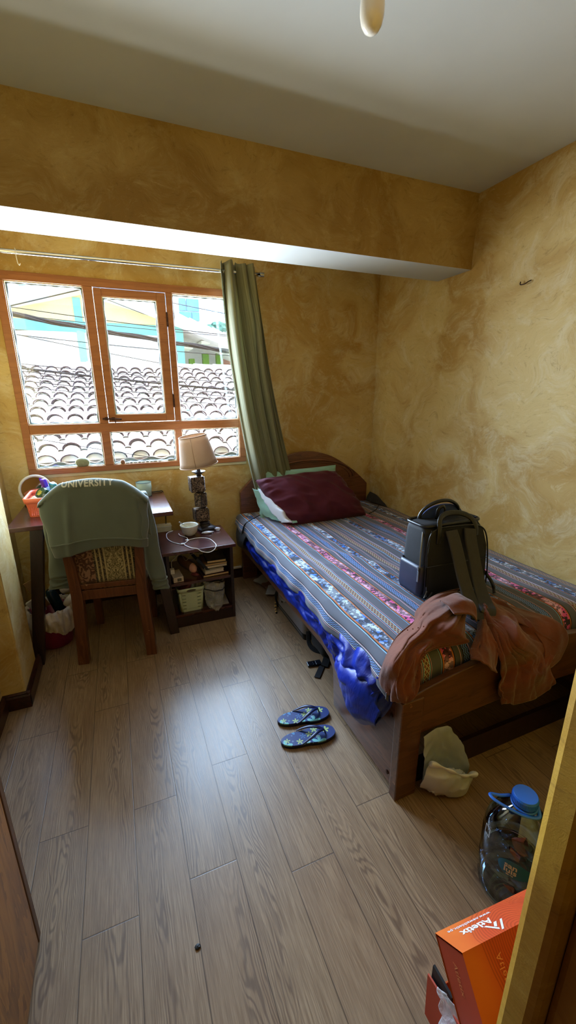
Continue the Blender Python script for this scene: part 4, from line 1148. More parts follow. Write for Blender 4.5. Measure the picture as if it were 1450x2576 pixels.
obj('drawstring', join(tube([(lambda p: (p[0], p[1] - .001, p[2]))(bagp(i / 40, .80 + .04 * sin(i / 40 * 2 * pi))) for i in range(40)], .0030, 6, closed=True, flat=1.6), beam((.486, 2.513, .225), (.490, 2.508, .14), .006, .003)), MT['rubber'], pb, smooth=True)
obj('bag_contents', blob((.495, 2.58, .15), (.038, .035, .055), 8, .35, 2.5, 4), simple('grey_bag_contents', srgb(70, 78, 82), .4, var=.4, vs=40), pb, smooth=True)
# ================================================================== BED
MT['bedw'] = wood('brown_bed_wood', srgb(84, 48, 34), srgb(116, 72, 50), .32, 'X', .45, .4, .05)
MT['bedwy'] = wood('brown_bed_rail_wood', srgb(72, 44, 32), srgb(104, 66, 48), .35, 'Y', .45, .35, .05)
MT['bedwf'] = wood('footboard_wood', srgb(70, 42, 24), srgb(98, 62, 38), .32, 'X', .45, .4, .05, srgb(150, 104, 66))
bed = thing('bed', 'single bed with arched brown wooden headboard in the corner', 'bed', (1.43, 2.0, 0))
def yprism(poly, y0, y1):
    n = len(poly); vs = [(x, y0, z) for x, z in poly] + [(x, y1, z) for x, z in poly]
    return vs, [tuple(range(n)), tuple(range(n, 2 * n))[::-1]] + [(i, i + n, (i + 1) % n + n, (i + 1) % n) for i in range(n)]
def arch(x0, x1, zs, zt, n=28, p=2.1):
    c = (x0 + x1) / 2; h = (x1 - x0) / 2
    return [(c + h * cos(pi - pi * i / n), zs + (zt - zs) * max(0, sin(pi * i / n)) ** (2 / p)) for i in range(n + 1)]
hb = [(.842, 0)] + [(p.x, p.z) for p in catmull([(.842, 0, .745), (.90, 0, .805), (1.0, 0, .888), (1.15, 0, .975), (1.305, 0, 1.026), (1.42, 0, 1.036), (1.54, 0, 1.02), (1.672, 0, .974), (1.831, 0, .877), (1.93, 0, .80), (2.012, 0, .722)], 6)] + [(2.012, 0), (1.90, 0), (1.90, .28), (.962, .28), (.962, 0)]

H_ = obj('headboard', yprism(hb, 3.055, 3.09), MT['bedw'], bed, bevel=.004)
ar = arch(.99, 1.86, .80, .965)
obj('carved_arch', tube([(x, 3.052, z) for x, z in ar], .009, 8), MT['bedw'], H_, smooth=True)
obj('carved_arch', tube([(x, 3.054, z) for x, z in arch(1.02, 1.83, .79, .945)], .004, 8), MT['bedw'], H_, smooth=True)
def fcurve(x):
    t = (x - .82) / 1.2
    return .445 + .085 * sin(pi * min(1, max(0, t))) ** .8
xs = [.82 + 1.2 * i / 30 for i in range(31)]
top = [(x, fcurve(x)) for x in xs]
botc = [(.918 + 1.004 * (1 - i / 24), .280 + .022 * sin(pi * i / 24)) for i in range(25)]
fb = obj('footboard', yprism(top + botc, .955, .985), MT['bedwf'], bed, bevel=.004)
obj('foot_post', box(.820, .916, .950, .990, 0, .446), MT['bedwf'], bed, bevel=.004)
obj('foot_post', box(1.925, 2.02, .950, .990, 0, .446), MT['bedwf'], bed, bevel=.004)
obj('cross_plank', box(.916, 1.925, .988, 1.006, .0, .11), MT['dkwood2'], bed)
def rail(x0, x1):
    po = [(.992, .026), (1.46, .026), (1.475, .22), (1.52, .262), (1.60, .277), (3.055, .277), (3.055, .42), (.992, .42)]
    n = len(po); vs = [(x0, y, z) for y, z in po] + [(x1, y, z) for y, z in po]
    return vs, [tuple(range(n))[::-1], tuple(range(n, 2 * n))] + [(i, (i + 1) % n, (i + 1) % n + n, i + n) for i in range(n)]
obj('side_rail', rail(.832, .852), MT['bedwy'], bed, bevel=.003)
obj('side_rail', rail(2.0, 2.02), MT['bedwy'], bed, bevel=.003)
for z in (.07, .34):
    obj('bolt', lathe([(.009, 0), (.009, .003), (.005, .004)], 14, (.832, 1.02, z), Matrix.Rotation(-pi / 2, 4, 'Y')), MT['iron'], bed)
for i in range(9):
    y = 1.1 + i * .23
    obj('slat', box(.852, 2.0, y - .04, y + .04, .322, .338), MT['bedwy'], bed)
mt = thing('mattress', 'mattress on the bed under the striped bedspread', 'mattress', (1.43, 2.0, .338))
obj('mattress_body', rings([[(x, y, .34) for x, y, _ in rrect(1.125, 2.01, .05, 0, 5, 1.432, 2.036)], [(x, y, .355) for x, y, _ in rrect(1.145, 2.02, .05, 0, 5, 1.432, 2.036)],
                        [(x, y, .515) for x, y, _ in rrect(1.145, 2.02, .05, 0, 5, 1.432, 2.036)], [(x, y, .53) for x, y, _ in rrect(1.11, 1.98, .05, 0, 5, 1.432, 2.036)]], True, True), fabric('navy_sheet', srgb(30, 36, 70)), mt, smooth=False)

# ---- woven bedspread material: stripes across u (metres), pattern along v
GR = srgb(86, 88, 100); PK = srgb(206, 160, 176); BK = srgb(22, 18, 22); OR_ = srgb(196, 112, 48); LB = srgb(140, 190, 236); WH = srgb(214, 216, 222)
ZG, IK, PI_, DI = 'zig', 'ikat', 'pink', 'diam'
S = []   # (start, colour or kind)
def st(w, c): 
    global U
    S.append((U, c)); U += w
def thin(*cs, w=.0036):
    for c in cs: st(w, c)
U = .70
def at(u):
    """run the plain grey ground up to u"""
    global U
    if u > U: S.append((U, GR)); U = u
at(.738); thin(PK, BK, WH, BK); st(.026, ZG); thin(BK, WH, PK, BK)
at(.836); thin(LB); thin(BK, OR_, w=.0050); st(.056, IK); thin(OR_, BK, w=.0055)
at(.942); thin(PK, BK, LB); st(.028, DI); thin(LB, BK, PK)
at(1.038); thin(LB); thin(BK, OR_, w=.0045); st(.042, PI_); thin(OR_, BK, w=.0045)
at(1.125); thin(PK); at(1.138); thin(BK); st(.028, ZG); thin(BK, PK)
at(1.208); thin(LB); thin(BK, OR_, w=.0045); st(.038, IK); thin(OR_, BK, w=.0045)
at(1.295); thin(PK); at(1.312); thin(BK); st(.026, DI); thin(BK, PK); at(1.372); thin(PK)
at(1.398); thin(LB, BK); st(.026, DI); thin(BK, LB, PK)
at(1.498); thin(LB); thin(BK, OR_, w=.0045); st(.048, IK); thin(OR_, BK, w=.0045)
at(1.604); thin(PK); at(1.622); thin(BK); st(.032, ZG); thin(BK, PK)
at(1.706); thin(LB); thin(BK, OR_, w=.0045); st(.044, PI_); thin(OR_, BK, w=.0045)
at(1.812); thin(PK, BK); st(.030, DI); thin(LB, PK)
at(1.896); thin(LB); thin(BK, OR_, w=.0045); st(.056, IK); thin(OR_, BK, w=.0045)
at(2.01); thin(PK, BK); st(.03, DI); thin(BK, PK); at(2.3)
UEND = U
def bedspread_mat():
    t = NT('andean_woven_stripes'); uv = t.xyz(t.coord('UV')); u, v = uv[0], uv[1]
    nz = t.noise(t.comb(t.math('MULTIPLY', v, 6.0), u, 0.0), 1.0, 1)
    u = t.math('ADD', u, t.math('MULTIPLY', t.math('SUBTRACT', nz, .5), .004))
    def field(valf):
        out = None
        for i in range(0, len(S), 28):
            ch = S[i:i + 28]
            a = ch[0][0]; b = S[i + 28][0] if i + 28 < len(S) else UEND
            f = t.math('DIVIDE', t.math('SUBTRACT', u, a), b - a)
            r = t.ramp(f, [((p - a) / (b - a), valf(c)) for p, c in ch], 'CONSTANT')
            out = r if out is None else t.mix(t.math('GREATER_THAN', u, a), out, r)
        return out
    plain = field(lambda c: c if not isinstance(c, str) else {ZG: (.05, .05, .08, 1), IK: (.02, .02, .03, 1), PI_: (.03, .01, .02, 1), DI: (.10, .05, .04, 1)}[c])
    msk = field(lambda c: {ZG: (1, 0, 0, 1), IK: (0, 1, 0, 1), PI_: (0, 1, 1, 1), DI: (0, 0, 1, 1)}.get(c, (0, 0, 0, 1)) if isinstance(c, str) else (0, 0, 0, 1))
    sp = t.node('ShaderNodeSeparateColor'); t.L(msk, sp.inputs[0]); mr, mg, mb = sp.outputs
    isik = mg; ispk = t.math('MULTIPLY', mg, mb); isdi = t.math('MULTIPLY', mb, t.math('SUBTRACT', 1.0, mg))
    # figures in blocks along the band
    pv = t.math('MULTIPLY', v, 15.0); fi = t.math('FLOOR', pv); fv = t.math('ABSOLUTE', t.math('SUBTRACT', t.math('SUBTRACT', pv, fi), .5))
    q = t.comb(t.math('MULTIPLY', u, 40.0), t.math('MULTIPLY', fv, 3.0), t.math('MULTIPLY', fi, 3.7))
    f1 = t.voro(q, 1.0, 'F1', 'Distance', 'MANHATTAN', .8)
    f2 = t.noise(q, 1.3, 1, .5)
    fig = t.math('GREATER_THAN', t.math('ADD', f1, t.math('MULTIPLY', f2, .9)), 1.12)
    spots = t.math('LESS_THAN', t.voro(q, 1.7, 'F1', 'Distance', 'CHEBYCHEV', .5), .20)
    tone = t.smooth(t.noise(t.comb(t.math('MULTIPLY', v, 11.0), t.math('MULTIPLY', u, 14.0), 5.0), 1.0, 2), .38, .62)
    ikc = t.mix(tone, srgb(38, 118, 216), srgb(206, 224, 244)); ikp = t.mix(tone, srgb(226, 84, 158), srgb(238, 190, 218))
    ic = t.mix(ispk, ikc, ikp)
    base = t.mix(t.math('MULTIPLY', isik, t.math('SUBTRACT', 1.0, t.math('MULTIPLY', fig, t.math('SUBTRACT', 1.0, t.math('MULTIPLY', tone, .35))))), plain, ic)
    base = t.mix(t.math('MULTIPLY', isik, t.math('MULTIPLY', spots, .8)), base, srgb(18, 16, 26))
    tri = t.math('ABSOLUTE', t.math('SUBTRACT', t.math('FRACT', t.math('MULTIPLY', v, 48.0)), .5))
    zg = t.math('LESS_THAN', t.math('FRACT', t.math('ADD', t.math('MULTIPLY', u, 95.0), t.math('MULTIPLY', tri, 1.7))), .45)
    base = t.mix(t.math('MULTIPLY', mr, zg), base, srgb(110, 156, 224))
    d1 = t.math('ABSOLUTE', t.math('SUBTRACT', t.math('FRACT', t.math('MULTIPLY', u, 60.0)), .5))
    d2 = t.math('ADD', d1, tri)
    dd_ = t.math('LESS_THAN', t.math('ABSOLUTE', t.math('SUBTRACT', d2, .5)), .13)
    base = t.mix(t.math('MULTIPLY', isdi, dd_), base, srgb(176, 164, 140))
    ctr = t.math('LESS_THAN', d2, .26)
    base = t.mix(t.math('MULTIPLY', isdi, ctr), base, srgb(140, 66, 50))
    fine = t.noise(t.comb(t.math('MULTIPLY', u, 500.0), t.math('MULTIPLY', v, 300.0), 0.0), 1.0, 2)
    base = t.mix(t.math('MULTIPLY', fine, .22), base, tuple(x * .5 for x in GR[:3]) + (1,))
    t.set(base=base, rough=.8, sheen=.15, spec=.25)
    t.bump(fine, .4, .0012)
    return t.m
MT['spread'] = bedspread_mat()
TOPZ = .568
def wr(x, y):
    n = noise.noise(V((x * 2.1 + y * .8, y * 1.5, .3))) * .008
    n += (1 - 2 * abs(noise.noise(V((x * 5 + y * 3.2, y * 3.0 - x * 2, 2))))) * .0045
    n += .010 * exp(-((x - 1.18 + .25 * (y - 1.9)) / .035) ** 2) * exp(-((y - 1.85) / .22) ** 2)
    n += .012 * exp(-((x - 1.62 - .28 * (y - 2.1)) / .06) ** 2) * exp(-((y - 2.15) / .35) ** 2)
    n += .010 * exp(-((x + .5 * y - 2.15) / .03) ** 2) * exp(-((x - 1.25) / .15) ** 2)
    return n
def spread(uq, vq):
    """uq in metres across (.715 .. 2.10), vq metres along (.84 .. 3.05)"""
    x, y = uq, vq; z = TOPZ + wr(uq, vq)
    z -= .02 * max(0, (uq - 1.9) / .18) ** 2
    drop = 0
    if uq < .845:
        d = .845 - uq; r = .042
        a = min(d / r, pi / 2); x = .845 - r * sin(a); z -= r * (1 - cos(a))
        rest = max(0, d - r * pi / 2); z -= rest
        x -= .004 + rest * .12 + .007 * sin(vq * 13 + 1) * min(1, d * 9) + .004 * sin(vq * 31) * min(1, d * 9)
        if vq > 2.8: x -= (vq - 2.8) * .02; z += rest * (vq - 2.8) * 2.2
    if vq < 1.08:
        d = 1.08 - vq; r = .075
        a = min(d / r, pi / 2); y = 1.08 - r * sin(a); k_ = 1.0 if uq > .86 else .18 + .82 * max(0, (uq - .80) / .06)
        z -= k_ * (r * (1 - cos(a)) + max(0, d - r * pi / 2))
        y += .004 * sin(uq * 26)
    return (x, y, z)
U0, U1, V0, V1 = .712, 2.075, .80, 3.045
sp_ = obj('bedspread', grid(lambda a, b: spread(U0 + (U1 - U0) * a + .004 * sin(b * 60) * max(0, 1 - a * 30), V0 + (V1 - V0) * b), 170, 240, uvf=lambda a, b: (U0 + (U1 - U0) * a, V0 + (V1 - V0) * b)), MT['spread'], smooth=True, solid=.004, offs=-1.0, origin=(1.4, 2.0, .56))
tag(sp_, 'striped Andean woven bedspread in grey, blue and pink covering the bed', 'bedspread')
cr = net([[(1.965, 2.985, .585), (2.01, 2.90, .575), (2.06, 2.80, .56)], [(1.99, 3.01, .61), (2.035, 2.93, .605), (2.068, 2.85, .575)], [(2.035, 3.035, .645), (2.06, 2.96, .625), (2.073, 2.875, .575)]], 6, 6)
cr = (cr[0], cr[1], [(.70 + .07 * a + .1, 3 + b * .1) for a, b in cr[2]])
obj('turned_corner', cr, fabric('dark_striped_underside', srgb(52, 50, 50), .3), sp_, smooth=True, solid=.004)
MT['elastic'] = fabric('black_elastic', srgb(20, 20, 24), .1)
es = thing('elastic_strap', 'black elastic strap with a dark corner pocket round the left head corner of the mattress', 'strap', (.85, 2.9, .55))
obj('strap', tube(catmull([(1.04, 2.86, .590), (.96, 2.90, .590), (.90, 2.86, .588), (.845, 2.83, .578), (.802, 2.82, .555), (.787, 2.83, .50), (.790, 2.86, .44)], 8), lambda q: .0035 + .008 * max(0, q - .6) ** 1.5 * 4, 6), MT['elastic'], es, smooth=True)
obj('corner_pocket', net([[(.789, 2.74, .49), (.786, 2.86, .49), (.792, 3.0, .49), (.83, 3.05, .49)], [(.782, 2.80, .42), (.776, 2.90, .42), (.782, 3.01, .42), (.83, 3.052, .42)], [(.80, 2.86, .35), (.785, 2.94, .34), (.79, 3.02, .34), (.83, 3.052, .34)]], 6, 6), MT['elastic'], es, smooth=True, solid=.003)
tag(obj('elastic_strap', tube(catmull([(1.76, 2.62, .585), (1.84, 2.66, .589), (1.92, 2.74, .585), (1.99, 2.82, .578), (2.03, 2.84, .57)], 8), .0035, 6), MT['elastic'], smooth=True, origin=(1.9, 2.7, .58)),
    'black elastic cord across the right head corner of the bedspread', 'strap')

# ---- blue quilt hanging on the left side
def quilt_mat():
    t = NT('royal_blue_satin_quilt'); v = t.coord()
    n = t.noise(v, 8, 3)
    t.set(base=t.mix(t.smooth(n, .3, .7), srgb(6, 26, 118), srgb(10, 44, 160)), rough=.42, spec=.4)
    t.bump(t.noise(t.mapping(v, (1, 2.4, 1)), 16, 3, .55, 1.0), .35, .006); return t.m
MT['quilt'] = quilt_mat()
def qbot(y):
    pts = [(.99, .50), (1.03, .36), (1.07, .29), (1.15, .225), (1.22, .22), (1.30, .265), (1.42, .305), (1.6, .318), (2.2, .318), (3.05, .33)]
    for (a, p), (b, q) in zip(pts, pts[1:]):
        if y <= b: return p + (q - p) * (y - a) / (b - a)
    return .33
def quilt(a, b):
    y = 1.005 + b * 2.035
    zb = qbot(y) + .012 * sin(y * 21) * .6
    t = a
    zt = .535
    bulge = .034 + .030 * exp(-((y - 1.16) / .12) ** 2)
    z = zt + (zb - zt) * t
    s = sin(min(1, t * 1.04) * pi) ** .6 if t < .96 else sin(.96 * 1.04 * pi if .96 * 1.04 < 1 else pi * .999) 
    pf = (sin(pi * min(t, .999)) ** .55)
    w = 1 - 2.6 * abs(noise.noise(V((y * 7.5 + t * 2.0, t * 3.2, 1)))) 
    w2 = 1 - 2.6 * abs(noise.noise(V((y * 15, t * 5 + y * 3, 7))))
    foot = exp(-((y - 1.2) / .3) ** 2)
    x = .829 - (bulge - .030) * pf - pf * (.020 + .009 * w + .005 * w2) - foot * pf * (.016 * w + .010 * w2)
    seam = .006 * exp(-((t - .52 - .05 * sin(y * 4)) / .03) ** 2)
    x += seam
    if t > .93: x += (t - .93) / .07 * .022
    y2 = y + .012 * w * pf
    if y < 1.05: x += (1.05 - y) * .5
    return (min(x, .829), y2, z)
tag(obj('quilt', grid(quilt, 44, 260), MT['quilt'], smooth=True, solid=.006, offs=1.0, origin=(.8, 1.8, .4)),
    'royal blue satin quilt sticking out below the bedspread along the bed side', 'quilt')
# the corner of the quilt that tumbles over the footboard post
def qc(a, b):
    P = net_q
    return P
qn = net([[(.818, 1.40, .37), (.806, 1.28, .42), (.804, 1.16, .455), (.812, 1.06, .47)],
          [(.792, 1.38, .355), (.752, 1.28, .39), (.748, 1.15, .42), (.785, 1.04, .43)],
          [(.800, 1.34, .325), (.748, 1.26, .325), (.735, 1.14, .345), (.775, 1.02, .37)],
          [(.815, 1.28, .285), (.765, 1.24, .255), (.742, 1.15, .265), (.765, 1.03, .31)],
          [(.825, 1.24, .255), (.805, 1.20, .222), (.785, 1.13, .225), (.79, 1.06, .275)],
          [(.831, 1.22, .27), (.829, 1.19, .24), (.826, 1.12, .245), (.826, 1.07, .29)]], 14, 14, .013, 13, 3, (4, 3.5))
obj('quilt_corner', qn, MT['quilt'], bpy.data.objects['quilt'], smooth=True, solid=.004)

# ---- pillows
def pillow(c, w, h, t, rot, seed, shear=0.0, wrn=.010, pinch=.10, col=None):
    M = TR(c, rot)
    def f(u, v, sgn):
        a, b = 2 * u - 1, 2 * v - 1
        x = a * w / 2 * (1 - pinch * (1 - b * b)) ; y = b * h / 2 * (1 - pinch * (1 - a * a))
        th = t / 2 * (max(0, 1 - abs(a) ** 3.0) ** .55) * (max(0, 1 - abs(b) ** 3.0) ** .55)
        e = (abs(a) ** 4 + abs(b) ** 4)
        n = (1 - 2.4 * abs(noise.noise(V((a * 2.4 + seed, b * 2.0 + a, seed))))) * wrn
        n2 = (1 - 2.4 * abs(noise.noise(V((a * 1.6 + seed, b * 7 + seed, 2))))) * wrn * .8 * min(1, e)
        x += shear * b * h
        return M @ V((x, y, sgn * (th + (n + n2) * min(1, th / (t * .2)))))
    A = grid(lambda u, v: f(u, v, 1), 60, 44); B = grid(lambda u, v: f(u, v, -1), 60, 44, flip=True)
    return join((A[0], A[1]), (B[0], B[1]))
MT['maroon'] = fabric('maroon_satin_cotton', srgb(84, 28, 44), .08, 900, .2, .75, .1)

MT['mintf'] = fabric('mint_pillow_cotton', srgb(150, 196, 182), .06, 900, .3, .85, .2)
MT['whitef'] = fabric('white_pillow_cotton', srgb(220, 222, 230), .05, 900, .3, .85, .2)
pw = pillow((1.30, 2.945, .735), .72, .38, .12, (rad(76), 0, rad(1)), 4, 0, .012, .05)
tag(obj('pillow', pw, MT['mintf'], smooth=True, origin=(1.3, 2.9, .7)), 'pale mint pillow standing behind the maroon pillow against the headboard', 'pillow')
pw = pillow((1.335, 2.765, .715), .67, .41, .24, (rad(56), rad(-2), rad(-2)), 9, -.20, .018, -.015)
tag(obj('pillow', pw, MT['maroon'], smooth=True, origin=(1.3, 2.76, .7)), 'plump maroon pillow leaning in front of the mint pillow', 'pillow')
wp = thing('bunched_cloth', 'bunched white and mint pillowcase end left of the maroon pillow', 'pillowcase', (1.0, 2.8, .6))
obj('white_cloth', net([[(.935, 2.90, .80), (.985, 2.84, .80), (1.02, 2.83, .77)], [(.955, 2.84, .73), (1.0, 2.76, .745), (1.05, 2.76, .71)], [(.975, 2.79, .68), (1.02, 2.70, .695), (1.075, 2.70, .66)], [(1.0, 2.73, .635), (1.045, 2.645, .655), (1.09, 2.66, .62)], [(1.035, 2.66, .588), (1.065, 2.60, .60), (1.10, 2.62, .588)]], 8, 8, .012, 15, 2), MT['whitef'], wp, smooth=True, solid=.006)
obj('mint_cloth', net([[(.905, 2.93, .80), (.93, 2.90, .79), (.96, 2.87, .80)], [(.925, 2.90, .72), (.955, 2.86, .71), (.985, 2.82, .72)], [(.94, 2.87, .65), (.975, 2.81, .65), (1.01, 2.76, .66)], [(.975, 2.82, .60), (1.015, 2.75, .60), (1.05, 2.70, .61)], [(1.03, 2.72, .585), (1.06, 2.67, .585), (1.10, 2.63, .60)]], 8, 8, .008, 15, 6), MT['mintf'], wp, smooth=True, solid=.006)
obj('mint_cloth', net([[(1.02, 2.84, .80), (1.06, 2.82, .79)], [(1.06, 2.76, .70), (1.10, 2.74, .70)], [(1.095, 2.68, .63), (1.13, 2.66, .63)], [(1.105, 2.62, .585), (1.14, 2.61, .59)]], 8, 8, .006, 15, 8), MT['mintf'], wp, smooth=True, solid=.005)

# ================================================================== BACKPACK
MT['bpf'] = simple('charcoal_nylon', srgb(18, 19, 23), .7, var=.1, vs=30, bump=.3, bs=400)
MT['bpl'] = simple('black_leatherette', srgb(18, 18, 22), .35, var=.1, vs=30, bump=.2, bs=200)
MT['bps'] = simple('dark_grey_webbing', srgb(50, 49, 49), .8, var=.08, vs=30, bump=.3, bs=500)
MT['bpb'] = simple('navy_lining', srgb(26, 50, 106), .7, var=.1)
bp = thing('backpack', 'black frame top backpack with two carry handles sitting on the bed', 'backpack', (1.40, 1.42, .575))
def bpx(w, d, r, z, cx=1.402, cy=1.42, lean=.0):
    return [(x, y + lean * (z - .58), z) for x, y, _ in rrect(w, d, r, z, 6, cx, cy)]
L = [bpx(.36, .15, .04, .578), bpx(.388, .170, .045, .590), bpx(.392, .178, .045, .66), bpx(.384, .176, .04, .76, 1.398), bpx(.360, .168, .04, .85, 1.386), bpx(.335, .150, .035, .90, 1.374), bpx(.32, .125, .03, .922, 1.368), bpx(.30, .10, .03, .93, 1.366)]
obj('bag_body', rings(L, True, True), MT['bpf'], bp, smooth=True)
obj('back_panel', rings([[(x, 1.334 + (0 if k else .002), z) for x, z in [(1.225, .60), (1.585, .60), (1.565, .80), (1.525, .895), (1.225, .915), (1.215, .80)]] for k in (0, 1)], True, True), MT['bpf'], bp)
obj('panel_seam', tube(catmull([(1.215, 1.331, .60), (1.208, 1.331, .75), (1.216, 1.333, .88), (1.26, 1.337, .918), (1.38, 1.337, .918), (1.50, 1.337, .905), (1.555, 1.333, .85), (1.585, 1.331, .70), (1.59, 1.331, .60)], 8), .0035, 6), MT['bpl'], bp, smooth=True)
obj('pocket_seam', tube([(1.212, 1.3305, .745), (1.40, 1.329, .742), (1.58, 1.3305, .738)], .0025, 6), MT['bpl'], bp, smooth=True)
obj('opening_frame', tube([(x, y, .928) for x, y, _ in rrect(.325, .135, .03, 0, 6, 1.367, 1.42)], .0075, 8, closed=True), MT['bpl'], bp, smooth=True)
obj('side_pocket', xf(rings([rrect(.03, .135, .014, .60), rrect(.044, .150, .018, .62), rrect(.040, .150, .018, .73), rrect(.028, .14, .013, .748)], True, False), TR((1.205, 1.415, 0))), simple('blue_black_satin', srgb(40, 44, 66), .4, bump=.4, bs=20), bp, smooth=True, solid=.002)
obj('zipper', join(tube(catmull([(1.212, 1.375, .905), (1.198, 1.36, .86), (1.190, 1.352, .80), (1.186, 1.345, .74)], 6), .0035, 6), cbox((1.180, 1.345, .70), (.004, .010, .05)), cbox((1.182, 1.348, .735), (.006, .008, .02))), simple('zip_metal', srgb(130, 134, 142), .35, .8), bp, smooth=False)
obj('zipper', join(tube([(1.222, 1.328, .60), (1.218, 1.328, .65)], .003, 6), cbox((1.214, 1.322, .615), (.006, .004, .035), (0, .4, 0)), cbox((1.235, 1.322, .600), (.006, .004, .05), (0, .7, 0))), bpy.data.materials['zip_metal'], bp)
obj('carry_handle', tube(catmull([(1.262, 1.47, .905), (1.272, 1.47, .95), (1.300, 1.46, .985), (1.355, 1.45, 1.008), (1.42, 1.45, 1.005), (1.475, 1.455, .975), (1.50, 1.465, .935), (1.505, 1.47, .90)], 8), .0085, 10), MT['bpl'], bp, smooth=True)
obj('carry_handle', tube(catmull([(1.268, 1.332, .85), (1.266, 1.330, .91), (1.276, 1.345, .955), (1.31, 1.36, .972), (1.36, 1.365, .975), (1.42, 1.36, .965), (1.465, 1.348, .94), (1.485, 1.335, .90), (1.488, 1.332, .86)], 8), .013, 10, flat=.35, up=(0, -1, .3)), MT['bpl'], bp, smooth=True)
obj('top_loop', tube(catmull([(1.335, 1.43, .93), (1.335, 1.425, .975), (1.35, 1.42, .992), (1.368, 1.42, .98), (1.37, 1.43, .93)], 6), .008, 8, flat=.4), MT['bpl'], bp, smooth=True)
obj('lining_flap', blob((1.40, 1.47, .925), (.125, .022, .062), 3, .05, 1.4, 4, False), MT['bpb'], bp, smooth=True)
def strap(pts, w, th=.012):
    P = catmull(pts, 10); L = []
    for i, p in enumerate(P):
        t = (P[min(i + 1, len(P) - 1)] - P[max(i - 1, 0)]).normalized()
        s = V((1, 0, 0)) - t * t.x; s.normalize(); n = s.cross(t)
        L.append([tuple(p + s * (w / 2 * a) + n * (th / 2 * b)) for a, b in ((-1, -.5), (-1, .5), (-.9, 1), (-.45, 1.25), (-.4, .9), (.4, .9), (.45, 1.25), (.9, 1), (1, .5), (1, -.5), (.9, -1), (-.9, -1))])
    return rings(L, True, True)
s1 = [(1.330, 1.328, .905), (1.330, 1.300, .86), (1.328, 1.262, .79), (1.326, 1.225, .72), (1.318, 1.175, .655), (1.300, 1.125, .628), (1.280, 1.088, .624), (1.268, 1.068, .61)]
s2 = [(1.440, 1.328, .900), (1.430, 1.305, .85), (1.425, 1.275, .79), (1.420, 1.24, .72), (1.400, 1.19, .662), (1.370, 1.135, .636), (1.338, 1.090, .632), (1.318, 1.072, .618)]
obj('shoulder_strap', strap(s1, .066), MT['bps'], bp, smooth=False, bevel=.002)
obj('shoulder_strap', strap(s2, .066), MT['bps'], bp, smooth=False, bevel=.002)
obj('strap_webbing', tube(catmull([(1.585, 1.35, .66), (1.605, 1.32, .62), (1.60, 1.29, .592), (1.56, 1.25, .588)], 6), .008, 8, flat=.2), MT['bpl'], bp, smooth=True)

# ================================================================== RUST JACKET
def jacket_mat():
    t = NT('rust_linen'); v = t.coord(); n = t.noise(v, 8, 3); w = t.noise(v, 700, 2)
    b = t.mix(t.smooth(n, .3, .7), srgb(90, 46, 30), srgb(116, 60, 38)); b = t.mix(t.math('MULTIPLY', w, .35), b, srgb(84, 40, 22))
    t.set(base=b, rough=.85, sheen=.25, spec=.2); t.bump(t.math('ADD', t.math('MULTIPLY', w, .15), t.math('MULTIPLY', t.noise(t.mapping(v, (1, 1, 1.6)), 20, 4, .62, 1.4), 1.0)), .4, .006); return t.m
MT['rust'] = jacket_mat()
MT['ruststitch'] = simple('rust_stitching', srgb(92, 44, 24), .9)
A = [[(1.373, 1.295, 0.62), (1.269, 1.177, 0.66), (1.226, 1.112, 0.65), (1.213, 1.09, 0.62)], [(1.223, 1.265, 0.64), (1.11, 1.104, 0.68), (1.07, 1.014, 0.66), (1.139, 1.005, 0.6)], [(1.106, 1.233, 0.62), (1.017, 1.089, 0.66), (1.023, 1.017, 0.64), (1.127, 0.995, 0.585)], [(1.033, 1.179, 0.6), (0.964, 1.062, 0.64), (0.977, 1.021, 0.62), (1.001, 1.014, 0.585)], [(0.914, 1.126, 0.59), (0.885, 1.04, 0.62), (0.895, 0.997, 0.61), (0.921, 0.988, 0.58)], [(0.81, 1.049, 0.57), (0.797, 0.978, 0.61), (0.841, 0.97, 0.575), (0.908, 0.981, 0.53)], [(0.792, 1.046, 0.5), (0.792, 0.994, 0.52), (0.807, 0.951, 0.53), (0.894, 0.963, 0.5)], [(0.791, 1.032, 0.45), (0.797, 0.986, 0.46), (0.816, 0.944, 0.455), (0.862, 0.940, 0.475)]]
B = [[(1.448, 1.212, 0.62), (1.352, 1.129, 0.64), (1.309, 1.091, 0.63), (1.296, 1.08, 0.6)], [(1.516, 1.183, 0.585), (1.352, 1.079, 0.62), (1.29, 1.042, 0.61), (1.281, 1.042, 0.58)], [(1.5, 1.083, 0.585), (1.362, 1.011, 0.61), (1.279, 0.977, 0.6), (1.242, 0.971, 0.57)], [(1.471, 0.974, 0.58), (1.34, 0.926, 0.585), (1.272, 0.926, 0.56), (1.236, 0.921, 0.53)], [(1.587, 0.94, 0.479), (1.475, 0.93, 0.476), (1.362, 0.93, 0.469), (1.255, 0.93, 0.462)], [(1.548, 0.93, 0.409), (1.45, 0.9, 0.426), (1.345, 0.9, 0.412), (1.25, 0.92, 0.414)], [(1.556, 0.91, 0.332), (1.479, 0.91, 0.295), (1.381, 0.91, 0.3), (1.282, 0.92, 0.319)]]
Cn = [[(1.279, 1.076, 0.6), (1.265, 1.048, 0.625), (1.314, 1.073, 0.6)], [(1.205, 1.023, 0.585), (1.196, 0.975, 0.61), (1.245, 0.977, 0.59)], [(1.123, 0.96, 0.584), (1.152, 0.93, 0.59), (1.241, 0.94, 0.559)], [(1.089, 0.93, 0.572), (1.111, 0.89, 0.575), (1.193, 0.9, 0.501)]]
jk = thing('jacket', 'rust brown linen jacket sprawled over the foot of the bed', 'jacket', (1.2, 1.05, .58))
obj('jacket_body', net(A, 16, 16, .016, 15, 1, (2.2, 4.5)), MT['rust'], jk, smooth=True, solid=.005)
obj('jacket_skirt', net(B, 16, 16, .016, 15, 5, (2.5, 5)), MT['rust'], jk, smooth=True, solid=.005)
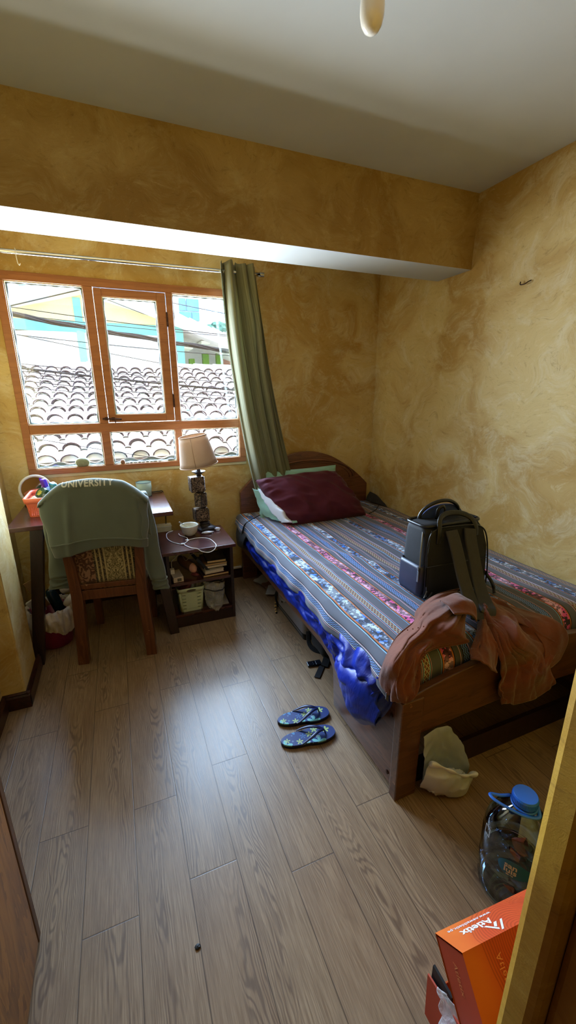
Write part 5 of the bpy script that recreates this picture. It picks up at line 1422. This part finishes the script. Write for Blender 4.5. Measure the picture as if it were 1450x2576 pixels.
obj('cuff', net(Cn, 12, 12, .007, 14, 9, (2, 3)), MT['rust'], jk, smooth=True, solid=.005)
obj('collar', net([[(1.20, 1.22, .62), (1.12, 1.13, .70), (1.10, 1.04, .69)], [(1.27, 1.20, .63), (1.20, 1.13, .715), (1.17, 1.03, .685)], [(1.30, 1.16, .63), (1.245, 1.09, .69), (1.215, 1.03, .64)]], 10, 10, .010, 9, 4), MT['rust'], jk, smooth=True, solid=.005)
obj('inner_fold', net([[(1.34, 1.20, .600), (1.42, 1.22, .598), (1.50, 1.23, .582)], [(1.40, 1.07, .595), (1.48, 1.10, .59), (1.55, 1.12, .578)], [(1.46, .97, .575), (1.54, .985, .575), (1.62, 1.0, .57)], [(1.50, .935, .50), (1.57, .935, .50), (1.65, .94, .515)], [(1.48, .935, .40), (1.55, .93, .40), (1.61, .932, .425)]], 10, 10, .008, 9, 7), MT['rust'], jk, smooth=True, solid=.004)
stg = []
for (a, b, n) in (((.812, 1.02, .60), (.800, .965, .50), 9), ((.93, .985, .615), (.868, .953, .545), 10), ((.915, 1.10, .63), (.97, 1.05, .665), 5)):
    for i in range(n):
        p = V(a).lerp(V(b), i / (n - 1)); stg.append(blob(tuple(p), (.003, .003, .003), 0, 0, 1, 1, False))
obj('eyelet_stitching', join(*stg), MT['ruststitch'], jk)

# ================================================================== ON THE FLOOR
def sole_outline(n=48):
    out = []
    for i in range(n):
        a = 2 * pi * i / n; c, s = cos(a), sin(a)
        x = .128 * c
        w = .046 + .007 * c - .010 * exp(-((c + .12) / .35) ** 2)
        out.append((x, w * math.copysign(abs(s) ** .8, s) + .004 * (1 - c * c) * (1 if s > 0 else -.2)))
    return out
def petal_mat():
    t = NT('floral_sole_print'); v = t.coord()
    base = (.012, .03, .15, 1)
    def flower(sc, th, c, off):
        vv = t.mapping(v, (1, 1, 0), loc=off)
        vn = t.node('ShaderNodeTexVoronoi', feature='F1'); t.put(vn.inputs['Vector'], vv); vn.inputs['Scale'].default_value = sc
        vec = t.node('ShaderNodeVectorMath', operation='SUBTRACT'); 
        sc_ = t.node('ShaderNodeVectorMath', operation='SCALE'); t.L(vv, sc_.inputs[0]); sc_.inputs['Scale'].default_value = 1.0
        t.L(sc_.outputs[0], vec.inputs[0]); t.L(vn.outputs['Position'], vec.inputs[1])
        p = t.xyz(vec.outputs[0])
        ang = t.math('ARCTAN2', p[1], p[0]); pet = t.math('ABSOLUTE', t.math('COSINE', t.math('MULTIPLY', ang, 2.5)))
        d = vn.outputs['Distance']
        return t.math('LESS_THAN', d, t.math('MULTIPLY', t.math('ADD', t.math('MULTIPLY', pet, .75), .2), th)), c
    out = base
    for f, c in (flower(11, .42, srgb(60, 120, 170), (0, 0, 0)), flower(10, .36, srgb(110, 180, 180), (.31, .13, 0)), flower(15, .30, srgb(170, 190, 110), (.7, .5, 0)), flower(17, .25, srgb(170, 200, 220), (.2, .9, 0))):
        out = t.mix(f, out, c)
    t.set(base=out, rough=.4); return t.m
MT['sole_print'] = petal_mat()
MT['navyrub'] = simple('navy_rubber', srgb(16, 28, 74), .35, var=.05)
MT['darkrub'] = simple('dark_sole_rubber', srgb(14, 16, 34), .6)
def flip(c, ang, mirror, label):
    root = thing('flip_flop', label, 'flip-flop', (c[0], c[1], 0), 'flip-flops by the bed')
    M = TR((c[0], c[1], 0), (0, 0, ang), (1, -1 if mirror else 1, 1))
    so = sole_outline()
    sc_ = lambda k: [(x * k, y * k) for x, y in so]
    fl = (lambda g: (g[0], [tuple(reversed(f)) for f in g[1]])) if mirror else (lambda g: g)
    obj('sole', fl(xf(rings([[(x, y, 0) for x, y in sc_(.97)], [(x, y, .005) for x, y in sc_(1)], [(x, y, .014) for x, y in sc_(1)]], True, True), M)), MT['darkrub'], root)
    obj('footbed', fl(xf(rings([[(x, y, .014) for x, y in sc_(.997)], [(x, y, .019) for x, y in sc_(.985)]], False, True), M)), MT['sole_print'], root)
    toe = (.078, .006, .018)
    for s in (-1, 1):
        pts = [toe, (.072, .006, .036), (.045, .012 * s + .004, .046), (.012, .028 * s + .003, .042), (-.022, .038 * s, .028), (-.045, .040 * s, .019)]
        obj('strap', fl(xf(tube(catmull(pts, 8), lambda q: .0035 + .0045 * sin(pi * min(1, q * 1.05)), 10, flat=.5, up=(0, 0, 1)), M)), MT['navyrub'], root, smooth=True)
    return root
f1 = flip((.672, 1.462), rad(-8), False, 'navy floral flip-flop lying farther from the camera')
f2 = flip((.643, 1.346), rad(-6), True, 'navy floral flip-flop lying nearer the camera')
tm = text_geo('havaianas', .011, TR((.618, 1.3115, .0192), (0, 0, rad(-6))), 0)
obj('sole_mark', tm, simple('white_sole_print', srgb(210, 214, 220), .5), f2)

MT['greysuit'] = fabric('lavender_grey_canvas', srgb(126, 124, 136), .06)
MT['blackf'] = fabric('black_canvas', srgb(22, 22, 26), .1)
su = thing('grey_bag', 'grey canvas travel bag stored under the bed', 'bag', (1.15, 2.25, 0))
obj('bag_body', xf(rings([rrect(.42, .46, .03, .012), rrect(.44, .48, .04, .03), rrect(.44, .48, .04, .20), rrect(.40, .44, .04, .225)], True, True), TR((1.155, 2.275, 0))), MT['greysuit'], su, smooth=False, bevel=.004)
obj('bag_base', xf(rings([rrect(.425, .47, .03, 0), rrect(.445, .485, .035, .045)], True, True), TR((1.155, 2.275, 0))), MT['blackf'], su)
obj('handle', tube(catmull([(.934, 2.48, .02), (.918, 2.49, .09), (.925, 2.47, .15), (.93, 2.43, .13), (.932, 2.40, .09)], 8), .009, 8, flat=.4), MT['blackf'], su, smooth=True)
obj('rivet', lathe([(.010, 0), (.010, .003), (.004, .004)], 16, (.934, 2.26, .14), Matrix.Rotation(-pi / 2, 4, 'Y')), MT['chrome'], su)
obj('grey_strap', tube(catmull([(.93, 2.44, .18), (.925, 2.40, .13), (.93, 2.32, .14)], 6), .012, 8, flat=.3), MT['greysuit'], su, smooth=True)
db = thing('black_case', 'black canvas case under the bed beside the grey bag', 'case', (1.15, 1.9, 0))
obj('case_body', xf(rings([rrect(.40, .20, .04, .0), rrect(.43, .22, .05, .03), rrect(.43, .22, .05, .17), rrect(.38, .18, .05, .20)], True, True), TR((1.175, 1.91, 0))), MT['blackf'], db, smooth=True)
bs = thing('buckle_strap', 'black webbing strap with a plastic buckle lying beside the bed rail', 'strap', (.9, 1.78, 0))
obj('webbing', tube(catmull([(.955, 2.02, .08), (.945, 1.98, .02), (.955, 1.92, .008), (.99, 1.88, .012), (1.01, 1.84, .03)], 8), .014, 8, flat=.2), MT['blackf'], bs, smooth=True)
obj('webbing', xf(box(-.016, .016, -.062, .062, 0, .004), TR((.900, 1.742, .003), (0, 0, rad(-42)))), MT['blackf'], bs, bevel=.001)
obj('webbing', xf(box(-.02, .02, -.05, .05, 0, .006), TR((.968, 1.80, .012), (.1, .2, rad(-38)))), MT['blackf'], bs, bevel=.001)
obj('buckle', join(xf(cbox((0, 0, .008), (.034, .040, .012)), TR((.872, 1.812, 0), (0, 0, rad(-8)))), xf(cbox((.024, 0, .008), (.02, .030, .009)), TR((.872, 1.812, 0), (0, 0, rad(-8)))), xf(cbox((.048, 0, .009), (.034, .042, .010)), TR((.872, 1.812, 0), (0, 0, rad(-8)))),
                   xf(cbox((.03, .019, .008), (.03, .006, .009)), TR((.872, 1.812, 0), (0, 0, rad(-8)))), xf(cbox((.03, -.019, .008), (.03, .006, .009)), TR((.872, 1.812, 0), (0, 0, rad(-8))))), simple('black_buckle_plastic', srgb(16, 18, 26), .25), bs, bevel=.003)
bsn = thing('beaded_band', 'yellow and black beaded band lying beside the grey bag', 'band', (.92, 2.48, 0))
P = catmull([(.955, 2.50, .05), (.928, 2.51, .045), (.915, 2.49, .02), (.905, 2.455, .006), (.897, 2.42, .006)], 8)
for i in range(0, len(P) - 2, 2):
    obj('bead', tube([P[i], P[min(i + 2, len(P) - 1)].lerp(P[i], .15)], .0075, 8), simple('yellow_bead', srgb(186, 150, 86), .4) if i == 0 else (bpy.data.materials['yellow_bead'] if (i // 2) % 3 else MT['rubber']), bsn)
pc = [simple('white_paper', srgb(176, 174, 170), .8, var=.05), simple('brown_paper', srgb(120, 84, 66), .8, var=.1)]
for (x, y, w, d, r, k, z, lab) in ((.985, 2.93, .12, .15, .5, 0, .004, 'crumpled pale paper farthest under the head end of the bed'), (.995, 2.82, .10, .12, .2, 1, .010, 'brown scrap of paper between the white papers under the bed'),
                             (1.0, 2.72, .13, .14, -.5, 0, .016, 'creased white sheet nearest the grey bag under the bed')):
    g = grid(lambda u, v: ((u - .5) * w, (v - .5) * d, .012 + .012 * noise.noise(V((u * 3 + x * 9, v * 3, y)))), 10, 10)
    tag(obj('paper', xf((g[0], g[1]), TR((x, y, z), (.05, -.12, r))), pc[k], solid=.0008, origin=(x, y, z)), lab, 'paper', 'papers under the bed')

# white shopping bag beside the foot post
MT['shopbag'] = simple('thin_white_bag', srgb(196, 204, 224), .5, var=.06, vs=12, bump=.5, bs=26)
MT['shopbag_shaded'] = simple('thin_white_bag_shaded', srgb(160, 172, 196), .5, var=.06, vs=12, bump=.5, bs=26)  # same film made darker, shade inside the bag put into its colour
wb = thing('shopping_bag', 'crumpled white plastic shopping bag leaning by the foot post of the bed', 'plastic bag', (1.05, .91, 0))
WBM = Matrix.Translation((.925, .945, 0)) @ Matrix.Diagonal((.80, .72, .92, 1)) @ Matrix.Translation((-.925, -.945, 0))
def wbo(name, geo, *a, **k): return obj(name, xf(geo, WBM), *a, **k)
wbo('bag_front', net([[(.925, .89, .200), (.985, .868, .182), (1.045, .850, .148), (1.10, .842, .118), (1.175, .846, .098)], [(.912, .90, .13), (.975, .850, .125), (1.05, .828, .095), (1.12, .828, .075), (1.192, .860, .062)],
                      [(.918, .925, .06), (.99, .868, .045), (1.06, .832, .026), (1.13, .832, .016), (1.190, .875, .022)], [(.95, .955, .010), (1.0, .92, .004), (1.07, .875, .003), (1.13, .865, .003), (1.175, .90, .004)]], 16, 16, .012, 15, 8), MT['shopbag'], wb, smooth=True, solid=.001)
wbo('bag_bottom', blob((1.065, .905, .045), (.095, .040, .042), 8, .25, 2.4, 5), MT['shopbag'], wb, smooth=True)
wbo('bag_back', net([[(.930, .93, .05), (1.0, .944, .05), (1.08, .944, .04), (1.190, .90, .03)], [(.925, .925, .17), (1.0, .944, .17), (1.08, .940, .15), (1.180, .885, .095)], [(.918, .930, .255), (1.0, .943, .285), (1.09, .938, .250), (1.165, .900, .155)], [(.918, .940, .300), (1.01, .946, .315), (1.085, .942, .290), (1.135, .920, .225)]], 14, 14, .010, 15, 3), MT['shopbag_shaded'], wb, smooth=True, solid=.001)
wbo('handle', tube(catmull([(.930, .885, .205), (.985, .860, .185), (1.045, .842, .150), (1.10, .835, .118), (1.15, .835, .105), (1.175, .84, .095)], 10), lambda q: .020 - .012 * sin(pi * min(1, q * 1.15)) + .006 * sin(q * 23), 12, flat=.55), simple('bag_handle_film', srgb(222, 226, 238), .5, var=.05, bump=.5, bs=60), wb, smooth=True)
wbo('handle_opening_shade', net([[(1.005, .842, .125), (1.045, .836, .128)], [(1.018, .838, .10), (1.06, .833, .105)], [(1.02, .836, .075), (1.045, .833, .072)]], 6, 6), simple('shaded_bag_inside', srgb(96, 94, 88), .7), wb, smooth=True, solid=.001)  # dark sheet painting the shade seen through the handle loop

dk = thing('dark_bag', 'black fabric bag in the dark corner under the foot of the bed', 'bag', (1.78, .78, 0))
obj('bag_body', blob((1.80, .74, .19), (.16, .15, .19), 4, .18, 1.8, 4), MT['blackf'], dk, smooth=True)

# water jug
MT['jugblue'] = simple('bright_blue_plastic', srgb(38, 110, 226), .35, var=.02)
def jug_mat():
    t = NT('blue_tinted_pet'); 
    tr = t.node('ShaderNodeBsdfTransparent'); tr.inputs[0].default_value = srgb(182, 208, 234)
    gl = t.node('ShaderNodeBsdfGlossy'); gl.inputs['Roughness'].default_value = .06; gl.inputs[0].default_value = (.9, .95, 1, 1)
    lw = t.node('ShaderNodeFresnel'); lw.inputs[0].default_value = 1.5
    f = t.math('MINIMUM', t.math('ADD', t.math('MULTIPLY', lw.outputs[0], 1.1), .05), 1.0)
    mx = t.node('ShaderNodeMixShader'); t.L(f, mx.inputs[0]); t.L(tr.outputs[0], mx.inputs[1]); t.L(gl.outputs[0], mx.inputs[2]); t.L(mx.outputs[0], t.out.inputs[0])
    return t.m
MT['pet'] = jug_mat()
JX, JY = .982, .585
jg = thing('water_jug', 'large blue tinted plastic water jug with a blue cap and handle', 'water bottle', (JX, JY, 0))
jp = [(.070, .0), (.086, .008), (.090, .03), (.086, .05), (.090, .06), (.093, .09), (.0935, .118), (.089, .124), (.0935, .130), (.0945, .16), (.0945, .215), (.091, .222), (.0935, .23), (.088, .262), (.070, .296), (.046, .322), (.029, .335), (.024, .342), (.024, .362)]
jo = obj('bottle_body', lathe(jp, 64, (JX, JY, 0), cap=False), MT['pet'], jg, smooth=True)
obj('bottle_base', lathe([(.070, .0), (.03, .012), (.001, .014)], 48, (JX, JY, 0), cap=False), MT['pet'], jg, smooth=True)
cg = lathe([(.0335, .350), (.0345, .353), (.0345, .370), (.032, .376), (.001, .377)], 40, (JX, JY, 0))
obj('cap', cg, MT['jugblue'], jg, smooth=False, bevel=.001)
obj('cap_ribs', join(*[cbox((JX + .0345 * cos(a), JY + .0345 * sin(a), .361), (.0016, .0016, .015), (0, 0, a)) for a in [2 * pi * i / 48 for i in range(48)]]), MT['jugblue'], jg)
obj('neck_ring', tube([(JX + .033 * cos(a), JY + .033 * sin(a), .342) for a in [2 * pi * i / 40 for i in range(40)]], .0035, 8, closed=True), MT['jugblue'], jg, smooth=True)
hp = [(JX + .030, JY - .020, .340), (JX + .005, JY - .044, .338), (JX - .030, JY - .030, .342), (JX - .060, JY - .005, .352), (JX - .085, JY + .030, .360), (JX - .080, JY + .050, .358), (JX - .050, JY + .040, .350), (JX - .015, JY + .034, .342)]
obj('carry_handle', tube(catmull(hp, 8), .0055, 8, flat=.5, up=(0, 0, 1)), MT['jugblue'], jg, smooth=True)
def onjug(v, a0, z0, r=.0952):
    a = a0 + v[0] / r
    return (JX + r * cos(a), JY + r * sin(a), z0 + v[1])
MT['lblue'] = simple('label_blue', srgb(20, 104, 150), .4, var=.03)
MT['lwhite'] = simple('label_white', srgb(206, 210, 214), .5)
LA = rad(-146); LZ = .190
lp = []
for i in range(40):
    a = 2 * pi * i / 40
    lp.append((.040 * cos(a) + (.028 * max(0, cos(a)) ** 4), .030 * sin(a) - .012 * max(0, cos(a)) ** 4))
def fan(poly, fn, rad_=6):
    vs, fs = [], []
    n = len(poly)
    for k in range(rad_ + 1):
        for p in poly: vs.append(fn((p[0] * k / rad_, p[1] * k / rad_)))
    for k in range(rad_):
        for i in range(n): fs.append((k * n + i, (k) * n + (i + 1) % n, (k + 1) * n + (i + 1) % n, (k + 1) * n + i))
    return vs, fs
lb = obj('label', fan(lp, lambda v: onjug(v, LA, LZ, .0956)), MT['lblue'], jg, smooth=True)
for s_, sz, dy in (('san', .026, .002), ('luis', .026, -.016), ('sin gas', .007, -.024)):
    g = text_geo(s_, sz, None, 0, 1.0, None, .0006)
    g = subdiv(g, 2, .006)
    obj('lettering', ([onjug((v[0] - .006, v[1] + dy), LA, LZ, .0962) for v in g[0]], g[1]), MT['lwhite'], lb)
g = join(*[([onjug(v, LA - .95, .240, .0958) for v in q], [(0, 1, 2, 3)]) for q in ([(-.011, -.016), (.011, -.016), (.011, -.0145), (-.011, -.0145)], [(-.011, .0145), (.011, .0145), (.011, .016), (-.011, .016)], [(-.011, -.016), (-.0095, -.016), (-.0095, .016), (-.011, .016)], [(.0095, -.016), (.011, -.016), (.011, .016), (.0095, .016)])])
obj('label_frame', g, MT['lwhite'], jg)

# shoe boxes
def shoebox_mat():
    t = NT('orange_printed_card'); v = t.coord('UV'); p = t.xyz(v); x, y = p[0], p[1]
    def ringsat(cx, cy, r, fr_, ell):
        dx = t.math('SUBTRACT', x, cx); dy = t.math('MULTIPLY', t.math('SUBTRACT', y, cy), ell)
        d = t.math('SQRT', t.math('ADD', t.math('MULTIPLY', dx, dx), t.math('MULTIPLY', dy, dy)))
        d = t.math('ADD', d, t.math('MULTIPLY', t.noise(v, 9, 1), .03))
        ln = t.math('LESS_THAN', t.math('FRACT', t.math('MULTIPLY', d, fr_)), .42)
        return t.math('MULTIPLY', ln, t.math('LESS_THAN', d, r)), d
    l1, d1 = ringsat(.16, -.015, .125, 165, .8)
    l2, d2 = ringsat(.27, .095, .085, 165, 1.0)
    base = t.mix(t.smooth(t.noise(v, 8, 2), .4, .6), srgb(204, 96, 30), srgb(212, 106, 36))
    base = t.mix(t.math('MULTIPLY', t.math('SUBTRACT', 1.0, t.smooth(d1, .09, .16)), .75), base, srgb(186, 56, 26))
    base = t.mix(t.math('MULTIPLY', t.math('SUBTRACT', 1.0, t.smooth(d2, .03, .08)), .6), base, srgb(206, 70, 40))
    base = t.mix(t.math('MULTIPLY', t.math('MAXIMUM', l1, l2), .5), base, srgb(140, 48, 16))
    t.set(base=base, rough=.5, spec=.3); return t.m
MT['obox'] = shoebox_mat()
MT['osolid'] = simple('orange_card', srgb(196, 90, 30), .55, var=.04)
MT['oend'] = simple('red_orange_card', srgb(176, 60, 28), .55, var=.04)
MT['owhite'] = simple('white_print', srgb(222, 218, 224), .5)
MT['opale'] = simple('pale_orange_print', srgb(222, 132, 76), .5)
O = V((.544, .457, .314)); E1 = V((.9980, -.0540, -.032)).normalized(); E2 = V((-.018, -.737, .675)); E2 = (E2 - E1 * E2.dot(E1)).normalized(); E3 = E1.cross(E2)
BL, BW, BD = .31, .100, .185
sbx = thing('shoe_box', 'orange printed shoe box tilted against the wall edge at the lower right', 'shoe box', (.68, .36, .17))
q = lambda a, b, c: O + E1 * (a * BL) + E2 * (b * BW) + E3 * (c * BD)
def quadface(a, b, c, d, uvs, n=1): return ([tuple(p) for p in (a, b, c, d)], [(0, 1, 2, 3)], uvs)
topf = quadface(q(0, 0, 0), q(0, 1, 0), q(1, 1, 0), q(1, 0, 0), [(0, BW), (0, 0), (BL, 0), (BL, BW)])
frontf = quadface(q(0, 1, 0), q(0, 1, 1), q(1, 1, 1), q(1, 1, 0), [(0, 0), (0, -BD), (BL, -BD), (BL, 0)])
backf = quadface(q(0, 0, 0), q(1, 0, 0), q(1, 0, 1), q(0, 0, 1), [(0, 0)] * 4)
botf = quadface(q(0, 0, 1), q(1, 0, 1), q(1, 1, 1), q(0, 1, 1), [(0, 0)] * 4)
rf = quadface(q(1, 0, 0), q(1, 1, 0), q(1, 1, 1), q(1, 0, 1), [(0, 0)] * 4)
obj('box_card', join(setmat(topf, 0), setmat(frontf, 0), setmat(backf, 1), setmat(botf, 1), setmat(rf, 1)), [MT['obox'], MT['osolid']], sbx)
inset = O + E1 * .004
obj('end_panel', hexa([tuple(O + E1 * a + E2 * (b * BW) + E3 * (c * BD)) for a, b, c in ((.002, .02, 1), (.004, .02, 1), (.004, .98, 1), (.002, .98, 1))], [tuple(O + E1 * a + E2 * (b * BW) + E3 * (c * BD)) for a, b, c in ((.002, .02, .03), (.004, .02, .03), (.004, .98, .03), (.002, .98, .03))]), MT['oend'], sbx)
Mx = Matrix((-E1, E2, -E3)).transposed().to_4x4()     # text lies on the lid strip, read from the far right end
def onlid(a, b): m = Mx.copy(); m.translation = O + E1 * a + E2 * b - E3 * .0006; return m
obj('lettering', text_geo('Atletix', .030, onlid(.083, .036), 0, 1.0, None, .0007), MT['owhite'], sbx)
obj('lettering', text_geo('www.newathletic.pe', .0135, onlid(.082, .016), 0, 1.08, None, .0002), MT['owhite'], sbx)
lg = [[(-.026, 0), (-.020, 0), (.004, .034), (-.002, .034)], [(.006, .030), (.026, .0), (.019, .0), (.003, .024)], [(-.010, .0), (-.002, .0), (.008, .014), (.003, .018)]]
obj('logo', join(*[([tuple(onlid(.118, .058) @ V((x, y, 0))) for x, y in pq], [tuple(range(len(pq)))]) for pq in lg]), MT['owhite'], sbx)
Mf = Matrix((E3, -E1, E2)).transposed().to_4x4()
def onfront(a, c): m = Mf.copy(); m.translation = O + E1 * a + E2 * (BW + .0006) + E3 * c; return m
obj('lettering', text_geo('Atletix', .020, onfront(.088, .055), 0, 1.1), MT['opale'], sbx)
Me = Matrix((E3, E2, -E1)).transposed().to_4x4()
def onend(b, c): m = Me.copy(); m.translation = O - E1 * .0002 + E1 * .0015 + E2 * b + E3 * c; return m
obj('lettering', text_geo('Atletix', .020, onend(.045, .06), 0, 1.0), MT['opale'], sbx)
# lower box, opened
lbx = thing('shoe_box', 'opened orange shoe box standing under the tilted one', 'shoe box', (.68, .40, 0))
obj('box_walls', join(box(.562, .84, .262, .265, 0, .165), box(.562, .84, .43, .433, 0, .165), box(.562, .565, .262, .433, 0, .120), box(.837, .84, .262, .433, 0, .165), box(.562, .84, .262, .433, 0, .003)), MT['osolid'], lbx)
obj('lid_flap', hexa([(.545, .30, .02), (.548, .30, .02), (.548, .455, .02), (.545, .455, .02)], [(.548, .33, .175), (.552, .33, .175), (.552, .465, .150), (.548, .465, .150)]), MT['oend'], lbx)
obj('inside_lining', box(.556, .562, .40, .46, .10, .185), MT['rubber'], lbx)
tp = thing('plastic_wrap', 'clear crumpled plastic bag bulging out of the lower orange box', 'plastic bag', (.53, .37, 0))
obj('film', blob((.520, .345, .095), (.042, .045, .075), 6, .16, 1.8, 5), clearplastic('clear_wrap_film', (.9, .9, .92, 1), .5, .12, 34), tp, smooth=True)
obj('film_neck', net([[(.545, .43, .175), (.552, .40, .185), (.556, .375, .18)], [(.535, .41, .145), (.545, .38, .155), (.555, .35, .15)], [(.525, .385, .115), (.53, .36, .13), (.55, .33, .12)]], 8, 8, .012, 26, 3), bpy.data.materials['clear_wrap_film'], tp, smooth=True, solid=.001)
# little dark crumb on the boards
tag(obj('crumb', blob((.048, .808, .003), (.007, .006, .003), 2, .4, 3, 2), MT['rubber'], origin=(.048, .808, 0)), 'tiny dark crumb on the open floor boards', 'crumb')

# ================================================================== LIGHT, SKY, CAMERA
w = bpy.data.worlds.new('World'); SC.world = w; w.use_nodes = True
nt = w.node_tree; bg = nt.nodes['Background']
sky = nt.nodes.new('ShaderNodeTexSky'); sky.sky_type = 'NISHITA'; sky.sun_disc = False
sky.sun_elevation = rad(58); sky.sun_rotation = rad(200); sky.altitude = 3400; sky.air_density = 1.0; sky.dust_density = .6; sky.ozone_density = 1.5
nt.links.new(sky.outputs[0], bg.inputs[0]); bg.inputs[1].default_value = SKY_S
sun = bpy.data.lights.new('sun', 'SUN'); sun.energy = SUN_S; sun.angle = rad(.6); sun.color = (1, .96, .90)
so = bpy.data.objects.new('sun', sun); COL.objects.link(so)
sd = V((.25, -.62, 1.15)).normalized()            # direction towards the sun: high, behind this house
so.rotation_euler = sd.to_track_quat('Z', 'Y').to_euler(); so.location = (0, 0, 8)
# daylight entering through the window: blue skylight from above, warm light thrown up by the sunlit roof
def daylight(name, power, col, ang, z0=WZ0, z1=WZ1, spread=135):
    l = bpy.data.lights.new(name, 'AREA'); l.shape = 'RECTANGLE'; l.size = WX1 - WX0; l.size_y = z1 - z0
    l.energy = power; l.color = col; l.spread = rad(spread)
    o = bpy.data.objects.new(name, l); COL.objects.link(o)
    o.location = ((WX0 + WX1) / 2, YB + .30, (z0 + z1) / 2); o.rotation_euler = (rad(-90 + ang), 0, 0)
    return o
daylight('skylight_through_window', SKY_P, (.44, .67, 1.0), 22)
daylight('roof_bounce_through_window', ROOF_P, (1.0, .97, .90), -18)

cam = bpy.data.cameras.new('camera'); co = bpy.data.objects.new('camera', cam); COL.objects.link(co)
cam.sensor_fit = 'VERTICAL'; cam.sensor_height = 24; cam.lens = 24 * 1030.4 / 2576
cam.clip_start = .02; cam.clip_end = 300
yaw, pitch, roll = 0.38782346, -0.28330587, -0.0054488
fw = V((sin(yaw) * cos(pitch), cos(yaw) * cos(pitch), sin(pitch))); rt = V((cos(yaw), -sin(yaw), 0)); up = rt.cross(fw)
r2 = rt * cos(roll) + up * sin(roll); u2 = -rt * sin(roll) + up * cos(roll)
Mc_ = Matrix((r2, u2, -fw)).transposed().to_4x4(); Mc_.translation = (0, 0, 1.5)
co.matrix_world = Mc_
SC.camera = co
SC.view_settings.view_transform = 'Standard'; SC.view_settings.look = 'None'; SC.view_settings.gamma = 1
SC.view_settings.use_curve_mapping = False
SC.view_settings.exposure = EXPO
SC.cycles.use_denoising = True
SC.cycles.max_bounces = 7; SC.cycles.diffuse_bounces = 4; SC.cycles.glossy_bounces = 3; SC.cycles.transparent_max_bounces = 12
SC.cycles.use_adaptive_sampling = True; SC.cycles.adaptive_threshold = .04; SC.cycles.adaptive_min_samples = 16
SC.cycles.sample_clamp_indirect = 12
SC.cycles.caustics_reflective = False; SC.cycles.caustics_refractive = False
